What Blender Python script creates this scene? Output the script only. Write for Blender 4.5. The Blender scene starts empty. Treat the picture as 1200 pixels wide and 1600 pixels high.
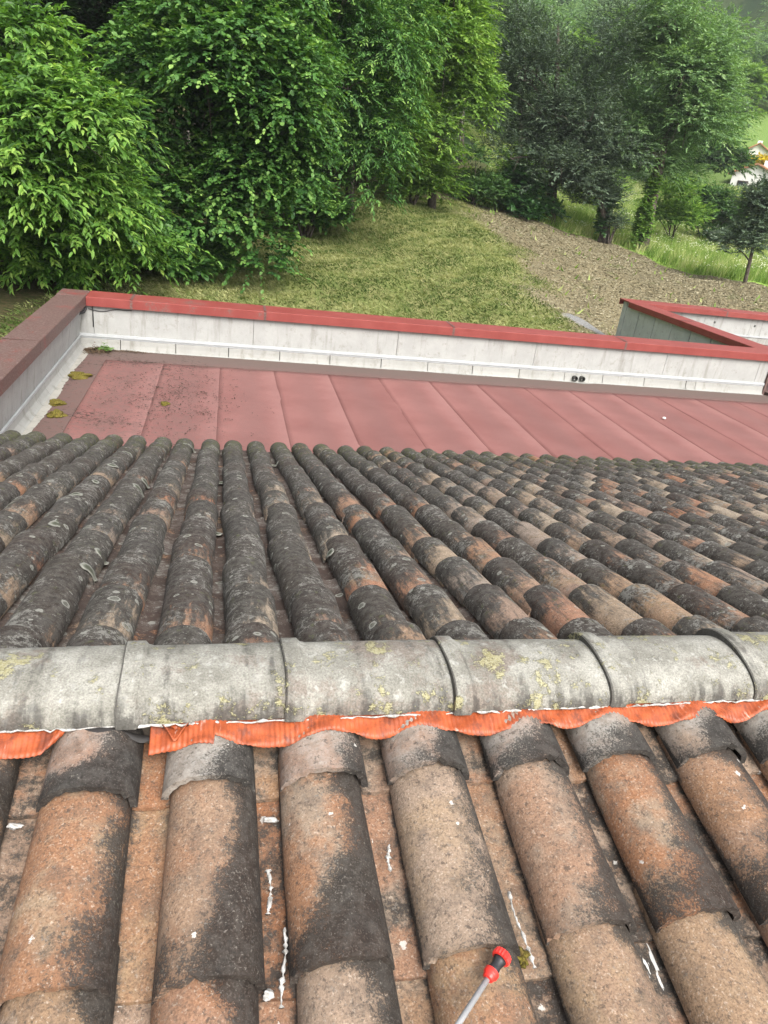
import bpy, math, random
import numpy as np
from mathutils import Matrix, Vector
S = bpy.context.scene
COL = S.collection
rng = np.random.default_rng(7)
random.seed(7)

# ------------------------------------------------------------------ camera
CAM = np.array([0.0005, -1.3198, 1.1359])
RT = np.array([0.97435, -0.19170, 0.11785])
UP = np.array([-0.02274, 0.43713, 0.89911])
FW = np.array([0.22388, 0.87873, -0.42156])
FPX = 1120.77                       # focal length in pixels of the 1200x1600 photograph
A_NEAR, A_FAR = 0.2105, 0.2455      # pitch of the two tiled slopes
cam = bpy.data.objects.new('camera', bpy.data.cameras.new('camera'))
COL.objects.link(cam)
m = Matrix.Identity(4)
for i in range(3):
    m[i][0], m[i][1], m[i][2], m[i][3] = RT[i], UP[i], -FW[i], CAM[i]
cam.matrix_world = m
cam.data.sensor_fit = 'VERTICAL'
cam.data.sensor_height = 36.0
cam.data.lens = FPX / 1600 * 36.0
cam.data.clip_start = 0.02
cam.data.clip_end = 1500
S.camera = cam

# ------------------------------------------------------------------ light: bright overcast day
w = bpy.data.worlds.new('World'); S.world = w; w.use_nodes = True
wn = w.node_tree
bg = wn.nodes['Background']; bg.inputs['Strength'].default_value = 0.15
sky = wn.nodes.new('ShaderNodeTexSky'); sky.sky_type = 'NISHITA'; sky.sun_disc = False
SUN_EL, SUN_AZ = math.radians(48), math.radians(166)   # azimuth clockwise from +Y: behind, to the left
sky.sun_elevation = SUN_EL; sky.sun_rotation = SUN_AZ
sky.air_density = 1.0; sky.dust_density = 6.0; sky.ozone_density = 1.0
hs = wn.nodes.new('ShaderNodeHueSaturation'); hs.inputs['Saturation'].default_value = 0.35
wn.links.new(sky.outputs[0], hs.inputs['Color']); wn.links.new(hs.outputs[0], bg.inputs['Color'])
sun = bpy.data.objects.new('sun', bpy.data.lights.new('sun', 'SUN')); COL.objects.link(sun)
sun.data.energy = 1.25; sun.data.angle = math.radians(35); sun.data.color = (1, .965, .91)
sd = Vector((math.sin(SUN_AZ)*math.cos(SUN_EL), math.cos(SUN_AZ)*math.cos(SUN_EL), math.sin(SUN_EL)))
sun.rotation_euler = sd.to_track_quat('Z', 'Y').to_euler()
S.view_settings.view_transform = 'Standard'; S.view_settings.look = 'None'
S.view_settings.gamma = 1; S.view_settings.use_curve_mapping = False
S.view_settings.exposure = 1.3
S.cycles.max_bounces = 8; S.cycles.transparent_max_bounces = 8; S.cycles.volume_bounces = 0
S.cycles.use_denoising = True

# ------------------------------------------------------------------ geometry helpers
def ray(px, py): return FW + RT*(px-600)/FPX - UP*(py-800)/FPX
def at(px, py, d):
    r = ray(px, py); return CAM + r*d/np.hypot(r[0], r[1])
def project(P):
    d = np.asarray(P, float) - CAM; z = d @ FW; z = np.where(np.abs(z) < 1e-6, 1e-6, z)
    return 600+FPX*(d @ RT)/z, 800-FPX*(d @ UP)/z, z

def obj(name, V, Fs, mat, parent=None, smooth=False, attrs=None):
    """one mesh object from arrays; Fs a list of faces or an (n,k) array (or a list of such arrays)"""
    o = bpy.data.objects.new(name, mesh(name, V, Fs, mat, smooth, attrs)); COL.objects.link(o)
    if parent is not None: o.parent = parent
    return o
def mesh(name, V, Fs, mat, smooth=False, attrs=None):
    me = bpy.data.meshes.new(name)
    V = np.asarray(V, np.float32).reshape(-1, 3)
    if isinstance(Fs, np.ndarray): Fs = [Fs]
    if isinstance(Fs, list) and Fs and isinstance(Fs[0], np.ndarray):
        loops = np.concatenate([f.ravel() for f in Fs]).astype(np.int32)
        tot = np.concatenate([np.full(len(f), f.shape[1]) for f in Fs]).astype(np.int32)
    else:
        loops = np.array([i for f in Fs for i in f], np.int32); tot = np.array([len(f) for f in Fs], np.int32)
    start = np.concatenate([[0], np.cumsum(tot)[:-1]]).astype(np.int32)
    me.vertices.add(len(V)); me.vertices.foreach_set('co', V.ravel())
    me.loops.add(len(loops)); me.loops.foreach_set('vertex_index', loops)
    me.polygons.add(len(tot)); me.polygons.foreach_set('loop_start', start); me.polygons.foreach_set('loop_total', tot)
    me.polygons.foreach_set('use_smooth', np.full(len(tot), bool(smooth)))
    me.update(calc_edges=True)
    for k, (typ, dom, arr) in (attrs or {}).items():
        at_ = me.attributes.new(k, typ, dom)
        at_.data.foreach_set('vector' if typ == 'FLOAT_VECTOR' else 'value', np.asarray(arr, np.float32).ravel())
    if mat is not None: me.materials.append(mat)
    return me
def tag(o, label=None, cat=None, group=None, kind=None):
    if label: o['label'] = label
    if cat: o['category'] = cat
    if group: o['group'] = group
    if kind: o['kind'] = kind
    return o
def thing(name, label, cat, loc=(0, 0, 0), group=None):
    o = bpy.data.objects.new(name, None); COL.objects.link(o); o.location = loc; o.empty_display_size = .1
    return tag(o, label, cat, group)
def keep(o, parent):
    """parent o without moving it (parents are unrotated Empties)"""
    o.parent = parent; o.location = Vector(o.location) - Vector(parent.location); return o

class MB:
    def __init__(s): s.V = []; s.F = []; s.n = 0
    def add(s, V, F):
        V = np.asarray(V, float); s.V.append(V); s.F += [tuple(i+s.n for i in f) for f in F]; s.n += len(V); return s
    def box(s, x0, x1, y0, y1, z0, z1):
        return s.add([(x0,y0,z0),(x1,y0,z0),(x1,y1,z0),(x0,y1,z0),(x0,y0,z1),(x1,y0,z1),(x1,y1,z1),(x0,y1,z1)],
              [(3,2,1,0),(4,5,6,7),(0,1,5,4),(1,2,6,5),(2,3,7,6),(3,0,4,7)])
    def tube(s, pts, rad, n=8, caps=True):
        pts = np.asarray(pts, float); rad = np.broadcast_to(np.asarray(rad, float), len(pts)); V = []; F = []
        T = np.gradient(pts, axis=0); ref = np.array([0, 0, 1.0]) if abs(T[0][2]) < .9*np.linalg.norm(T[0]) else np.array([1.0, 0, 0])
        for p, t, r in zip(pts, T, rad):
            t = t/np.linalg.norm(t); a = np.cross(t, ref); a /= np.linalg.norm(a); b = np.cross(t, a)
            for k in range(n):
                q = 2*math.pi*k/n; V.append(p+r*(math.cos(q)*a+math.sin(q)*b))
        for i in range(len(pts)-1):
            for k in range(n):
                F.append((i*n+k, i*n+(k+1) % n, (i+1)*n+(k+1) % n, (i+1)*n+k))
        if caps: F.append(tuple(range(n))[::-1]); F.append(tuple((len(pts)-1)*n+k for k in range(n)))
        return s.add(V, F)
    def build(s, name, mat, parent=None, smooth=False, bevel=0):
        o = obj(name, np.concatenate(s.V), s.F, mat, parent, smooth)
        if bevel:
            b = o.modifiers.new('bevel', 'BEVEL'); b.width = bevel; b.segments = 2; b.limit_method = 'ANGLE'
        return o
def grid_faces(nu, nv, off=0, flip=False):
    i = np.arange(nu-1)[:, None]; j = np.arange(nv-1)[None, :]
    a = (i*nv+j).ravel()+off
    f = np.stack([a, a+nv, a+nv+1, a+1], 1)
    return f[:, ::-1] if flip else f

# ------------------------------------------------------------------ material helpers
class NT:
    def __init__(s, name):
        s.m = bpy.data.materials.new(name); s.m.use_nodes = True; s.t = s.m.node_tree
        s.b = s.t.nodes['Principled BSDF']; s.out = s.t.nodes['Material Output']
        s.pos = s.n('NewGeometry').outputs['Position']
    def n(s, typ, **k):
        o = s.t.nodes.new('ShaderNode'+typ)
        for a, v in k.items(): setattr(o, a, v)
        return o
    def link(s, a, b):
        if hasattr(a, 'node'): s.t.links.new(a, b)
        else: b.default_value = a
    def math(s, op, a, b=0.0, c=None):
        o = s.n('Math', operation=op); s.link(a, o.inputs[0]); s.link(b, o.inputs[1])
        if c is not None: s.link(c, o.inputs[2])
        return o.outputs[0]
    def add(s, *a):
        r = a[0]
        for x in a[1:]: r = s.math('ADD', r, x)
        return r
    def mul(s, a, b): return s.math('MULTIPLY', a, b)
    def sub(s, a, b): return s.math('SUBTRACT', a, b)
    def vmath(s, op, a, b):
        o = s.n('VectorMath', operation=op); s.link(a, o.inputs[0]); s.link(b, o.inputs[1]); return o.outputs[0]
    def scale(s, v, xyz):
        return s.vmath('MULTIPLY', v, xyz)
    def step(s, x, lo, hi):
        o = s.n('MapRange', interpolation_type='SMOOTHSTEP'); s.link(x, o.inputs[0]); s.link(lo, o.inputs[1]); s.link(hi, o.inputs[2]); return o.outputs[0]
    def lin(s, x, lo, hi, a=0.0, b=1.0):
        o = s.n('MapRange'); s.link(x, o.inputs[0]); s.link(lo, o.inputs[1]); s.link(hi, o.inputs[2]); s.link(a, o.inputs[3]); s.link(b, o.inputs[4]); return o.outputs[0]
    def noise(s, v, sc, det=4.0, ro=.6, dist=0.0):
        o = s.n('TexNoise'); s.link(v, o.inputs['Vector']); o.inputs['Scale'].default_value = sc
        o.inputs['Detail'].default_value = det; o.inputs['Roughness'].default_value = ro; o.inputs['Distortion'].default_value = dist
        return o.outputs[0]
    def vor(s, v, sc, feature='F1'):
        o = s.n('TexVoronoi', feature=feature); s.link(v, o.inputs['Vector']); o.inputs['Scale'].default_value = sc; return o
    def ramp(s, f, stops, interp='LINEAR'):
        o = s.n('ValToRGB'); o.color_ramp.interpolation = interp
        e = o.color_ramp.elements
        while len(e) < len(stops): e.new(.5)
        for x, (p, c) in zip(e, stops): x.position = p; x.color = (*c, 1) if len(c) == 3 else c
        s.link(f, o.inputs[0]); return o.outputs[0]
    def mix(s, f, a, b, mode='MIX'):
        o = s.n('Mix', data_type='RGBA', blend_type=mode); s.link(f, o.inputs[0])
        for x, k in ((a, 6), (b, 7)):
            s.link((*x, 1) if isinstance(x, tuple) and len(x) == 3 else x, o.inputs[k])
        return o.outputs[2]
    def gray(s, f):
        o = s.n('CombineColor'); [s.link(f, o.inputs[i]) for i in range(3)]; return o.outputs[0]
    def attr(s, name, out='Fac', typ='GEOMETRY'):
        o = s.n('Attribute', attribute_name=name, attribute_type=typ); return o.outputs[out]
    def sep(s, v):
        o = s.n('SeparateXYZ'); s.link(v, o.inputs[0]); return o.outputs
    def bump(s, h, dist, strength=1.0):
        o = s.n('Bump'); s.link(h, o.inputs['Height']); o.inputs['Distance'].default_value = dist; o.inputs['Strength'].default_value = strength
        s.t.links.new(o.outputs[0], s.b.inputs['Normal']); return o
    def fin(s, col, rough=.8, spec=.3):
        s.link((*col, 1) if isinstance(col, tuple) and len(col) == 3 else col, s.b.inputs['Base Color'])
        s.link(rough, s.b.inputs['Roughness']); s.b.inputs['Specular IOR Level'].default_value = spec
        return s.m
    def rnd(s): return s.math('FRACT', s.math('ADD', s.n('ObjectInfo').outputs['Random'], s.attr('rnd')))

def plain(name, col, rough=.7, spec=.3, var=.25, sc=20):
    t = NT(name); n = t.noise(t.pos, sc, 5, .6)
    return t.fin(t.mix(1.0, (*col, 1), t.gray(t.lin(n, .25, .75, 1-var, 1+var)), 'MULTIPLY'), rough, spec)

# ------------------------------------------------------------------ tile materials
def tile_mat(name, kind):
    t = NT(name); r = t.rnd()
    lp = t.sep(t.attr('lp', 'Vector')); u, v = lp[0], lp[1]
    off = t.n('CombineXYZ'); t.link(t.mul(r, 31.0), off.inputs[0]); t.link(t.mul(r, 17.0), off.inputs[1])
    P = t.vmath('ADD', t.pos, off.outputs[0])
    n1 = t.noise(P, 7, 6, .62); n2 = t.noise(P, 38, 6, .72); n3 = t.noise(P, 260, 3, .6); n4 = t.noise(P, 120, 4, .75)
    r2 = t.math('FRACT', t.mul(r, 7.31)); r3 = t.math('FRACT', t.mul(r, 23.7)); r4 = t.math('FRACT', t.mul(r, 57.1))
    clay = [(0, (.225, .135, .077)), (.2, (.215, .155, .115)), (.4, (.225, .105, .054)), (.55, (.215, .142, .088)), (.7, (.235, .178, .135)), (.88, (.225, .112, .06)), (1, (.20, .128, .082))]
    if kind == 'far': clay = [(0, (.27, .175, .11)), (.18, (.24, .195, .16)), (.36, (.27, .13, .07)), (.5, (.27, .205, .145)), (.7, (.30, .25, .19)), (.86, (.27, .115, .06)), (1, (.24, .20, .165))]
    base = t.ramp(r2, clay)
    warm = t.ramp(r3, [(0, (.24, .165, .10)), (.5, (.24, .185, .14)), (1, (.215, .108, .058))])
    base = t.mix(t.step(n1, .45, .62), base, warm)
    base = t.mix(1.0, base, t.gray(t.lin(n3, .3, .7, .58, 1.34)), 'MULTIPLY')
    base = t.mix(t.mul(t.step(n4, .6, .68), .55), base, (.08, .062, .05))
    base = t.mix(t.mul(t.step(t.noise(P, 170, 3, .7), .56, .68), .55), base, (.42, .355, .285))
    if kind == 'cap': base = t.mix(t.lin(n1, .3, .7, .25, .95), base, t.mix(t.step(n2, .4, .6), (.19, .185, .17), (.29, .285, .265)))
    soot = t.mul(t.step(t.noise(P, 16, 6, .75), .44, .66), .5)
    base = t.mix(soot, base, (.085, .068, .055))
    base = t.mix(t.mul(t.step(t.noise(P, 75, 5, .8), .54, .64), .75), base, (.05, .04, .034))
    nn = t.add(t.mul(t.sub(n1, .5), 1.5), t.mul(t.sub(n2, .5), .9), t.mul(t.sub(n4, .5), .55))
    if kind in ('near', 'cap'):       # patina grows on the right flank and on the lower, wetter end
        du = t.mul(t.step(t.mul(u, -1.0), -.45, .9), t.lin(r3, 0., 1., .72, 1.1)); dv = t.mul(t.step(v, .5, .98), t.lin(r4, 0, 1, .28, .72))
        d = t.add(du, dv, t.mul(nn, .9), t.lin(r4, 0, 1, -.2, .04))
        d = t.add(d, t.mul(t.sub(n3, .5), 1.1), t.mul(t.step(t.math('ABSOLUTE', u), .86, 1.0), .5), t.mul(t.step(v, .32, .22), .2)); mask = t.step(d, .30, .66)  # gap shade at the edges and below each overlap painted into the mask
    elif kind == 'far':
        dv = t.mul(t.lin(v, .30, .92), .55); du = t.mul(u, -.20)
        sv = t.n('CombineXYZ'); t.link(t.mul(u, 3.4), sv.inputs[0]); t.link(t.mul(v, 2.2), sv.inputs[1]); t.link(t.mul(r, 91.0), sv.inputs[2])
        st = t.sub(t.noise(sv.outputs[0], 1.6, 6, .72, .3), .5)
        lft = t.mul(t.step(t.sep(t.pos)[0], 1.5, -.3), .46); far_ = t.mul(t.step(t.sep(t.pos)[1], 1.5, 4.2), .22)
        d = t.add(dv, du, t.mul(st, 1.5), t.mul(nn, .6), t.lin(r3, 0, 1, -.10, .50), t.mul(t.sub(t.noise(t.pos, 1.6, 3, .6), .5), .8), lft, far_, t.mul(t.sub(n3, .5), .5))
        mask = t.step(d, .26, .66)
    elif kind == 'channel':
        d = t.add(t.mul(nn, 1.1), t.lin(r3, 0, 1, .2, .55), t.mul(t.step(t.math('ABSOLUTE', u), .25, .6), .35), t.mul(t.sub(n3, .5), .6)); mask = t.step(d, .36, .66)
    else:
        d = t.add(t.mul(nn, 1.0), t.lin(r3, 0, 1, .62, .9)); mask = t.step(d, .38, .6)
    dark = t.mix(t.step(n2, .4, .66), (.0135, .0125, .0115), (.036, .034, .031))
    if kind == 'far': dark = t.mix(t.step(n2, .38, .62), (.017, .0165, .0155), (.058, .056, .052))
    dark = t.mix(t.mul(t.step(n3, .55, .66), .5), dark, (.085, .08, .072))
    if kind == 'far_channel': dark = t.mix(t.step(n1, .45, .6), (.045, .034, .03), (.085, .07, .062))
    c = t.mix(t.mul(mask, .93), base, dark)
    # lichen: small crusts and rosettes with a paler rim
    if kind in ('far', 'far_channel'):
        vo = t.vor(t.vmath('ADD', P, t.scale(t.n('NewGeometry').outputs['Position'], (0, 0, 0))), 20)
        dd = t.add(vo.outputs['Distance'], t.mul(t.sub(n2, .5), .5)); cr = t.sep(vo.outputs['Color'])[0]
        rad = t.lin(cr, .72, 1.0, -.12, .36)
        spot = t.math('LESS_THAN', dd, rad); rim = t.mul(spot, t.math('GREATER_THAN', dd, t.sub(rad, .12)))
        c = t.mix(t.mul(spot, .5), c, (.14, .145, .12)); c = t.mix(t.mul(rim, .6), c, (.27, .27, .24))
        crust = t.step(t.add(t.mul(t.noise(P, 55, 5, .8), 1.0), t.mul(t.sub(n1, .5), .7), t.mul(t.sub(n3, .5), .35)), .565, .64)
        c = t.mix(t.mul(crust, .62), c, (.22, .215, .195))
    else:
        vo = t.vor(P, 26); cr = t.sep(vo.outputs['Color'])[0]
        spot = t.math('LESS_THAN', t.add(vo.outputs['Distance'], t.mul(t.sub(n4, .5), .7)), t.lin(cr, .86, 1.0, -.05, .2))
        c = t.mix(t.mul(spot, .85), c, (.45, .43, .40))
        crust = t.step(t.add(n4, t.mul(t.sub(n1, .5), .3)), .62, .68)
        c = t.mix(t.mul(crust, .4), c, (.25, .225, .195))
        if kind == 'channel':      # dribbles of white sealer
            st = t.noise(t.scale(P, (30, 4.5, 4.5)), 1.0, 3, .6)
            c = t.mix(t.step(t.add(st, t.mul(t.sub(n2, .5), .14)), .73, .745), c, (.55, .54, .52))
    if kind == 'far':     # moss near the eaves
        ms = t.step(t.add(t.noise(t.pos, 22, 5, .75), t.mul(t.step(t.sep(t.pos)[1], 3.2, 4.7), .13)), .60, .68)
        c = t.mix(t.mul(ms, .7), c, t.mix(n3, (.035, .04, .015), (.10, .105, .045)))
    t.bump(t.add(t.mul(n3, .5), t.mul(n4, .6), t.mul(n2, .6)), .0022, .9)
    return t.fin(c, t.lin(mask, 0, 1, .85, .92), .2)
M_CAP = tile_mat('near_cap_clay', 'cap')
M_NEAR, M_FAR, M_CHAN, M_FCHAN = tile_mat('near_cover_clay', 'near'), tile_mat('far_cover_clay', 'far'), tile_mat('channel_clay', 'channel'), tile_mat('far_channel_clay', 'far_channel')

def ridge_mat():
    t = NT('ridge_concrete'); r = t.rnd(); P = t.pos
    n1 = t.noise(P, 9, 6, .6); n2 = t.noise(P, 45, 5, .7); n3 = t.noise(P, 240, 3, .6)
    c = t.mix(t.step(n1, .35, .65), (.165, .16, .138), (.265, .26, .23))
    c = t.mix(t.mul(t.step(t.noise(P, 5, 6, .75), .5, .62), .75), c, (.15, .122, .102))
    c = t.mix(1.0, c, t.gray(t.lin(n3, .3, .7, .68, 1.3)), 'MULTIPLY')
    c = t.mix(t.mul(t.step(n2, .53, .66), .6), c, (.38, .38, .35))
    vert = t.noise(t.scale(P, (26, 4, 4)), 1, 4, .6)
    lp = t.sep(t.attr('lp', 'Vector')); u = lp[0]; v = lp[1]
    dk = t.step(t.add(t.mul(vert, .7), t.mul(n2, .45), t.mul(t.step(t.math('ABSOLUTE', u), .35, 1.0), .14), t.mul(t.step(v, .16, .02), .07), t.mul(t.step(v, .012, .0), .5)), .60, .80)
    c = t.mix(t.mul(dk, .8), c, (.04, .037, .034))
    yl = t.step(t.add(t.noise(P, 13, 3, .55), t.mul(t.sub(n2, .5), .8), t.mul(t.sub(n3, .5), .35)), .60, .68)
    c = t.mix(t.mul(yl, .8), c, t.mix(t.step(n3, .42, .6), (.235, .215, .10), (.30, .285, .175)))
    t.bump(t.add(n3, t.mul(n2, 1.0), t.mul(yl, 1.2)), .0025, .8)
    return t.fin(c, .88, .2)
M_RIDGE = ridge_mat()

def flash_mat():
    t = NT('orange_flashing'); n = t.noise(t.pos, 30, 5, .7)
    c = t.mix(t.step(n, .35, .7), (.22, .046, .014), (.36, .083, .026))
    z = t.noise(t.scale(t.pos, (60, 14, 14)), 1, 4, .7)
    c = t.mix(t.mul(t.step(z, .60, .72), .7), c, (.42, .30, .25))
    c = t.mix(t.mul(t.step(t.noise(t.pos, 14, 5, .75), .5, .66), .75), c, (.09, .03, .02))
    return t.fin(c, .5, .4)
M_FLASH = flash_mat()
M_FLASHBACK = plain('flashing_black_underside', (.02, .018, .017), .6, .3)
def white_bead():
    t = NT('white_sealer'); n = t.noise(t.pos, 90, 4, .7)
    t.bump(n, .003)
    return t.fin(t.ramp(n, [(.35, (.17, .165, .15)), (.6, (.46, .45, .43))]), .6, .3)
M_SEAL = white_bead()
M_MORTAR = plain('dark_mortar', (.10, .085, .07), .95, .1, .4, 60)

# ------------------------------------------------------------------ building: the tiled roof
def tile_mesh(name, mat, w0, w1, h0, h1, L, th, nu, nv, wob, seed, concave=False):
    """barrel tile: local x across, y from the upper to the lower end, z up; w,h half width and height at upper / lower end"""
    g = np.random.default_rng(seed); V = []; A = []
    ph = g.uniform(0, 6.28, 6)
    lip = g.normal(0, .0012, nu)
    if nu > 12:
        for _ in range(3): c_ = int(g.integers(1, nu-1)); lip[c_] += g.uniform(.003, .009)
    for side in (0, 1):
        for i in range(nu):
            s = -1+2*i/(nu-1)
            for j in range(nv):
                v = j/(nv-1); wd = w0+(w1-w0)*v; h = h0+(h1-h0)*v
                k = 1 if side == 0 else 1-th/h0
                if not concave:
                    a = s*math.pi/2*.97
                    x = wd*math.sin(a)*(1 if side == 0 else 1-th/w0); z = h*(max(0, math.cos(a))**.86)*k
                else:
                    x = wd*s; z = h*(abs(s)**2.4) - (th if side else 0)
                z += wob*(math.sin(3*v+ph[0])+.6*math.sin(7*v+ph[1]+2*s)); x += wob*math.sin(4*v+ph[2])*.8
                y = L*v + wob*1.5*math.sin(3*s+ph[3])*(1 if v > .9 else 0)
                if j == nv-1: y -= lip[i]
                V.append((x, y, z)); A.append((s, v, side))
    n = nu*nv
    F = [grid_faces(nu, nv, 0, True), grid_faces(nu, nv, n)]
    e = []
    for i in range(nu-1):
        e.append((i*nv, n+i*nv, n+(i+1)*nv, (i+1)*nv)); p, q = i*nv+nv-1, (i+1)*nv+nv-1; e.append((p, q, n+q, n+p))
    for j in range(nv-1):
        e.append((j, j+1, n+j+1, n+j)); p = (nu-1)*nv+j; e.append((p, n+p, n+p+1, p+1))
    F.append(np.array(e))
    V = np.array(V)
    me = mesh(name, V, F, mat, True, {'lp': ('FLOAT_VECTOR', 'POINT', A)})
    me.set_sharp_from_angle(angle=math.radians(50))
    return me
SN, SF = .23, .1963
EXP = .346
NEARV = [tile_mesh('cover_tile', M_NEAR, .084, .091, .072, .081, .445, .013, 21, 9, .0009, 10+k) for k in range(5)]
TILT_FAR = .043
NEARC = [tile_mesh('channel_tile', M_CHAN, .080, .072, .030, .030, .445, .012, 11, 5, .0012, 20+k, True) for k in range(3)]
kf = .87
FARV = [tile_mesh('cover_tile', M_FAR, .085*kf, .0905*kf, .071, .079, .445, .010, 15, 5, .0014, 30+k) for k in range(6)]
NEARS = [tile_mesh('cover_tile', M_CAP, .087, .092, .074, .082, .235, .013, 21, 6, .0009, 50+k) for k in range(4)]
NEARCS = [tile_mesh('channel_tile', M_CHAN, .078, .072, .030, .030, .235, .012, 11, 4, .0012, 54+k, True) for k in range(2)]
FARS = [tile_mesh('cover_tile', M_FAR, .087*kf, .0905*kf, .074, .079, .275, .010, 15, 4, .0014, 56+k) for k in range(3)]
FARCS = [tile_mesh('channel_tile', M_FCHAN, .074*kf, .07*kf, .028, .028, .275, .012, 7, 3, .001, 58, True)]
FARC = [tile_mesh('channel_tile', M_FCHAN, .078*kf, .07*kf, .028, .028, .445, .012, 7, 3, .001, 40+k, True) for k in range(3)]

tiled_roof = thing('tiled_roof', 'low pitched clay tile roof with weathered barrel tiles and a grey ridge', 'roof', (0, 0, 0))
R_NEAR = Matrix(((-1, 0, 0, 0), (0, -math.cos(A_NEAR), -math.sin(A_NEAR), 0), (0, -math.sin(A_NEAR), math.cos(A_NEAR), 0), (0, 0, 0, 1)))
R_FAR = Matrix(((1, 0, 0, 0), (0, math.cos(A_FAR), math.sin(A_FAR), 0), (0, -math.sin(A_FAR), math.cos(A_FAR), 0), (0, 0, 0, 1)))
def jitter(a=.012): return Matrix.Rotation(random.gauss(0, a), 4, 'Z') @ Matrix.Rotation(random.gauss(0, a*.7), 4, 'Y') @ Matrix.Rotation(random.gauss(0, a*.25), 4, 'X')
tiles = []    # (kind, mesh, matrix)
def place(kind, me, Rm, s, x, low, zoff, tilt, jit, slope_sign, L=.445):
    """low = distance down the slope of the tile's lower end"""
    loc = Matrix.Translation((slope_sign*x, low-L, zoff)) @ Matrix.Rotation(tilt, 4, 'X') @ jitter(jit)
    tiles.append((kind, me, Rm @ loc))
TILT = .054
for k in range(-3, 10):
    xc = -.3234+.0905+SN*k
    for j in range(5):
        low = .2390+EXP*j+random.gauss(0, .006)
        L = .235 if j == 0 else .445
        if k == 0 and j == 0: L = .16
        place('cover_tile', random.choice(NEARS if j == 0 else NEARV), R_NEAR, 1, xc+random.gauss(0, .003), low, .014-TILT*L, TILT, .007, -1, .235 if j == 0 else L)
        place('channel_tile', random.choice(NEARCS if j == 0 else NEARC), R_NEAR, 1, xc+SN/2+random.gauss(0, .003), low+random.uniform(-.012, .03), -.002-.04*L, .04, .006, -1, .235 if j == 0 else L)
KF0, KF1, NROW = -11, 36, 14
for k in range(KF0, KF1):
    xc = -.2901+SF*k
    wav = random.gauss(0, .004)
    for j in range(NROW):
        low = 4.806-EXP*(NROW-1-j)+random.gauss(0, .008)
        L = .275 if j == 0 else .445
        tl = TILT_FAR+random.gauss(0, .005)
        place('cover_tile', random.choice(FARS if j == 0 else FARV), R_FAR, 1, xc+wav+random.gauss(0, .004), low, .010-tl*L+random.gauss(0, .0012), tl, .012, 1, L)
        place('channel_tile', random.choice(FARCS if j == 0 else FARC), R_FAR, 1, xc+SF/2+random.gauss(0, .004), low+random.uniform(-.02, .02), -.004-.04*L, .04, .01, 1, L)
# the 300 of each kind that show largest stay separate parts, the rest become one mesh
for kind in ('cover_tile', 'channel_tile'):
    mine = [t for t in tiles if t[0] == kind]
    def size(t):
        c = np.array(t[2] @ Vector((0, .3, .06))); x, y, z = project(c)
        if z < .1 or x < -90 or x > 1290 or y > 1750: return -1.0/np.linalg.norm(c-CAM)
        nrm = np.array(t[2].to_3x3() @ Vector((0, 0, 1))); vd = CAM-c; d = np.linalg.norm(vd)
        return max(.02, nrm @ vd/d)/d**2
    mine.sort(key=size, reverse=True)
    for n_, (kd, me, mt) in enumerate(mine[:300]):
        o = bpy.data.objects.new(kind, me); COL.objects.link(o); o.parent = tiled_roof; o.matrix_local = mt
    V, F, A, Rr, mats = [], [], [], [], {}
    off = 0; MI = []
    cache = {}
    for kd, me, mt in mine[300:]:
        if me.name not in cache:
            nvv = len(me.vertices); co = np.empty(nvv*3); me.vertices.foreach_get('co', co)
            lp = np.empty(nvv*3); me.attributes['lp'].data.foreach_get('vector', lp)
            cache[me.name] = (co.reshape(-1, 3), lp.reshape(-1, 3), np.array([list(p.vertices) for p in me.polygons]))
        co, lp, fa = cache[me.name]
        M3 = np.array(mt); V.append(co @ M3[:3, :3].T + M3[:3, 3]); A.append(lp); F.append(fa+off)
        Rr.append(np.full(len(co), random.random())); MI.append(np.full(len(fa), 0 if 'far' in me.materials[0].name else 1)); off += len(co)
    mt0, mt1 = (M_FAR, M_NEAR) if kind == 'cover_tile' else (M_FCHAN, M_CHAN)
    o = obj(kind, np.concatenate(V), [np.concatenate(F)], mt0, tiled_roof, True,
            {'lp': ('FLOAT_VECTOR', 'POINT', np.concatenate(A)), 'rnd': ('FLOAT', 'POINT', np.concatenate(Rr))})
    o.data.materials.append(mt1); o.data.polygons.foreach_set('material_index', np.concatenate(MI).astype(np.int32))
    o.data.set_sharp_from_angle(angle=math.radians(50)); o['kind'] = 'stuff'
    o['label'] = 'the remaining small and distant ' + ('cover' if kind == 'cover_tile' else 'channel') + ' tiles of the roof'
# boarding below the tiles
XR = -.2901+SF*(KF1-1)+.15
deck = MB()
yn, yf = -1.85, 4.56
deck.add([(-2.38, 0, -.05), (XR, 0, -.05), (XR, yf, -.05-math.tan(A_FAR)*yf), (-2.38, yf, -.05-math.tan(A_FAR)*yf), (-2.38, yn, -.05+math.tan(A_NEAR)*yn), (XR, yn, -.05+math.tan(A_NEAR)*yn)],
         [(0, 1, 2, 3), (4, 5, 1, 0)])
deck.build('roof_deck', M_MORTAR, tiled_roof)

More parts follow.
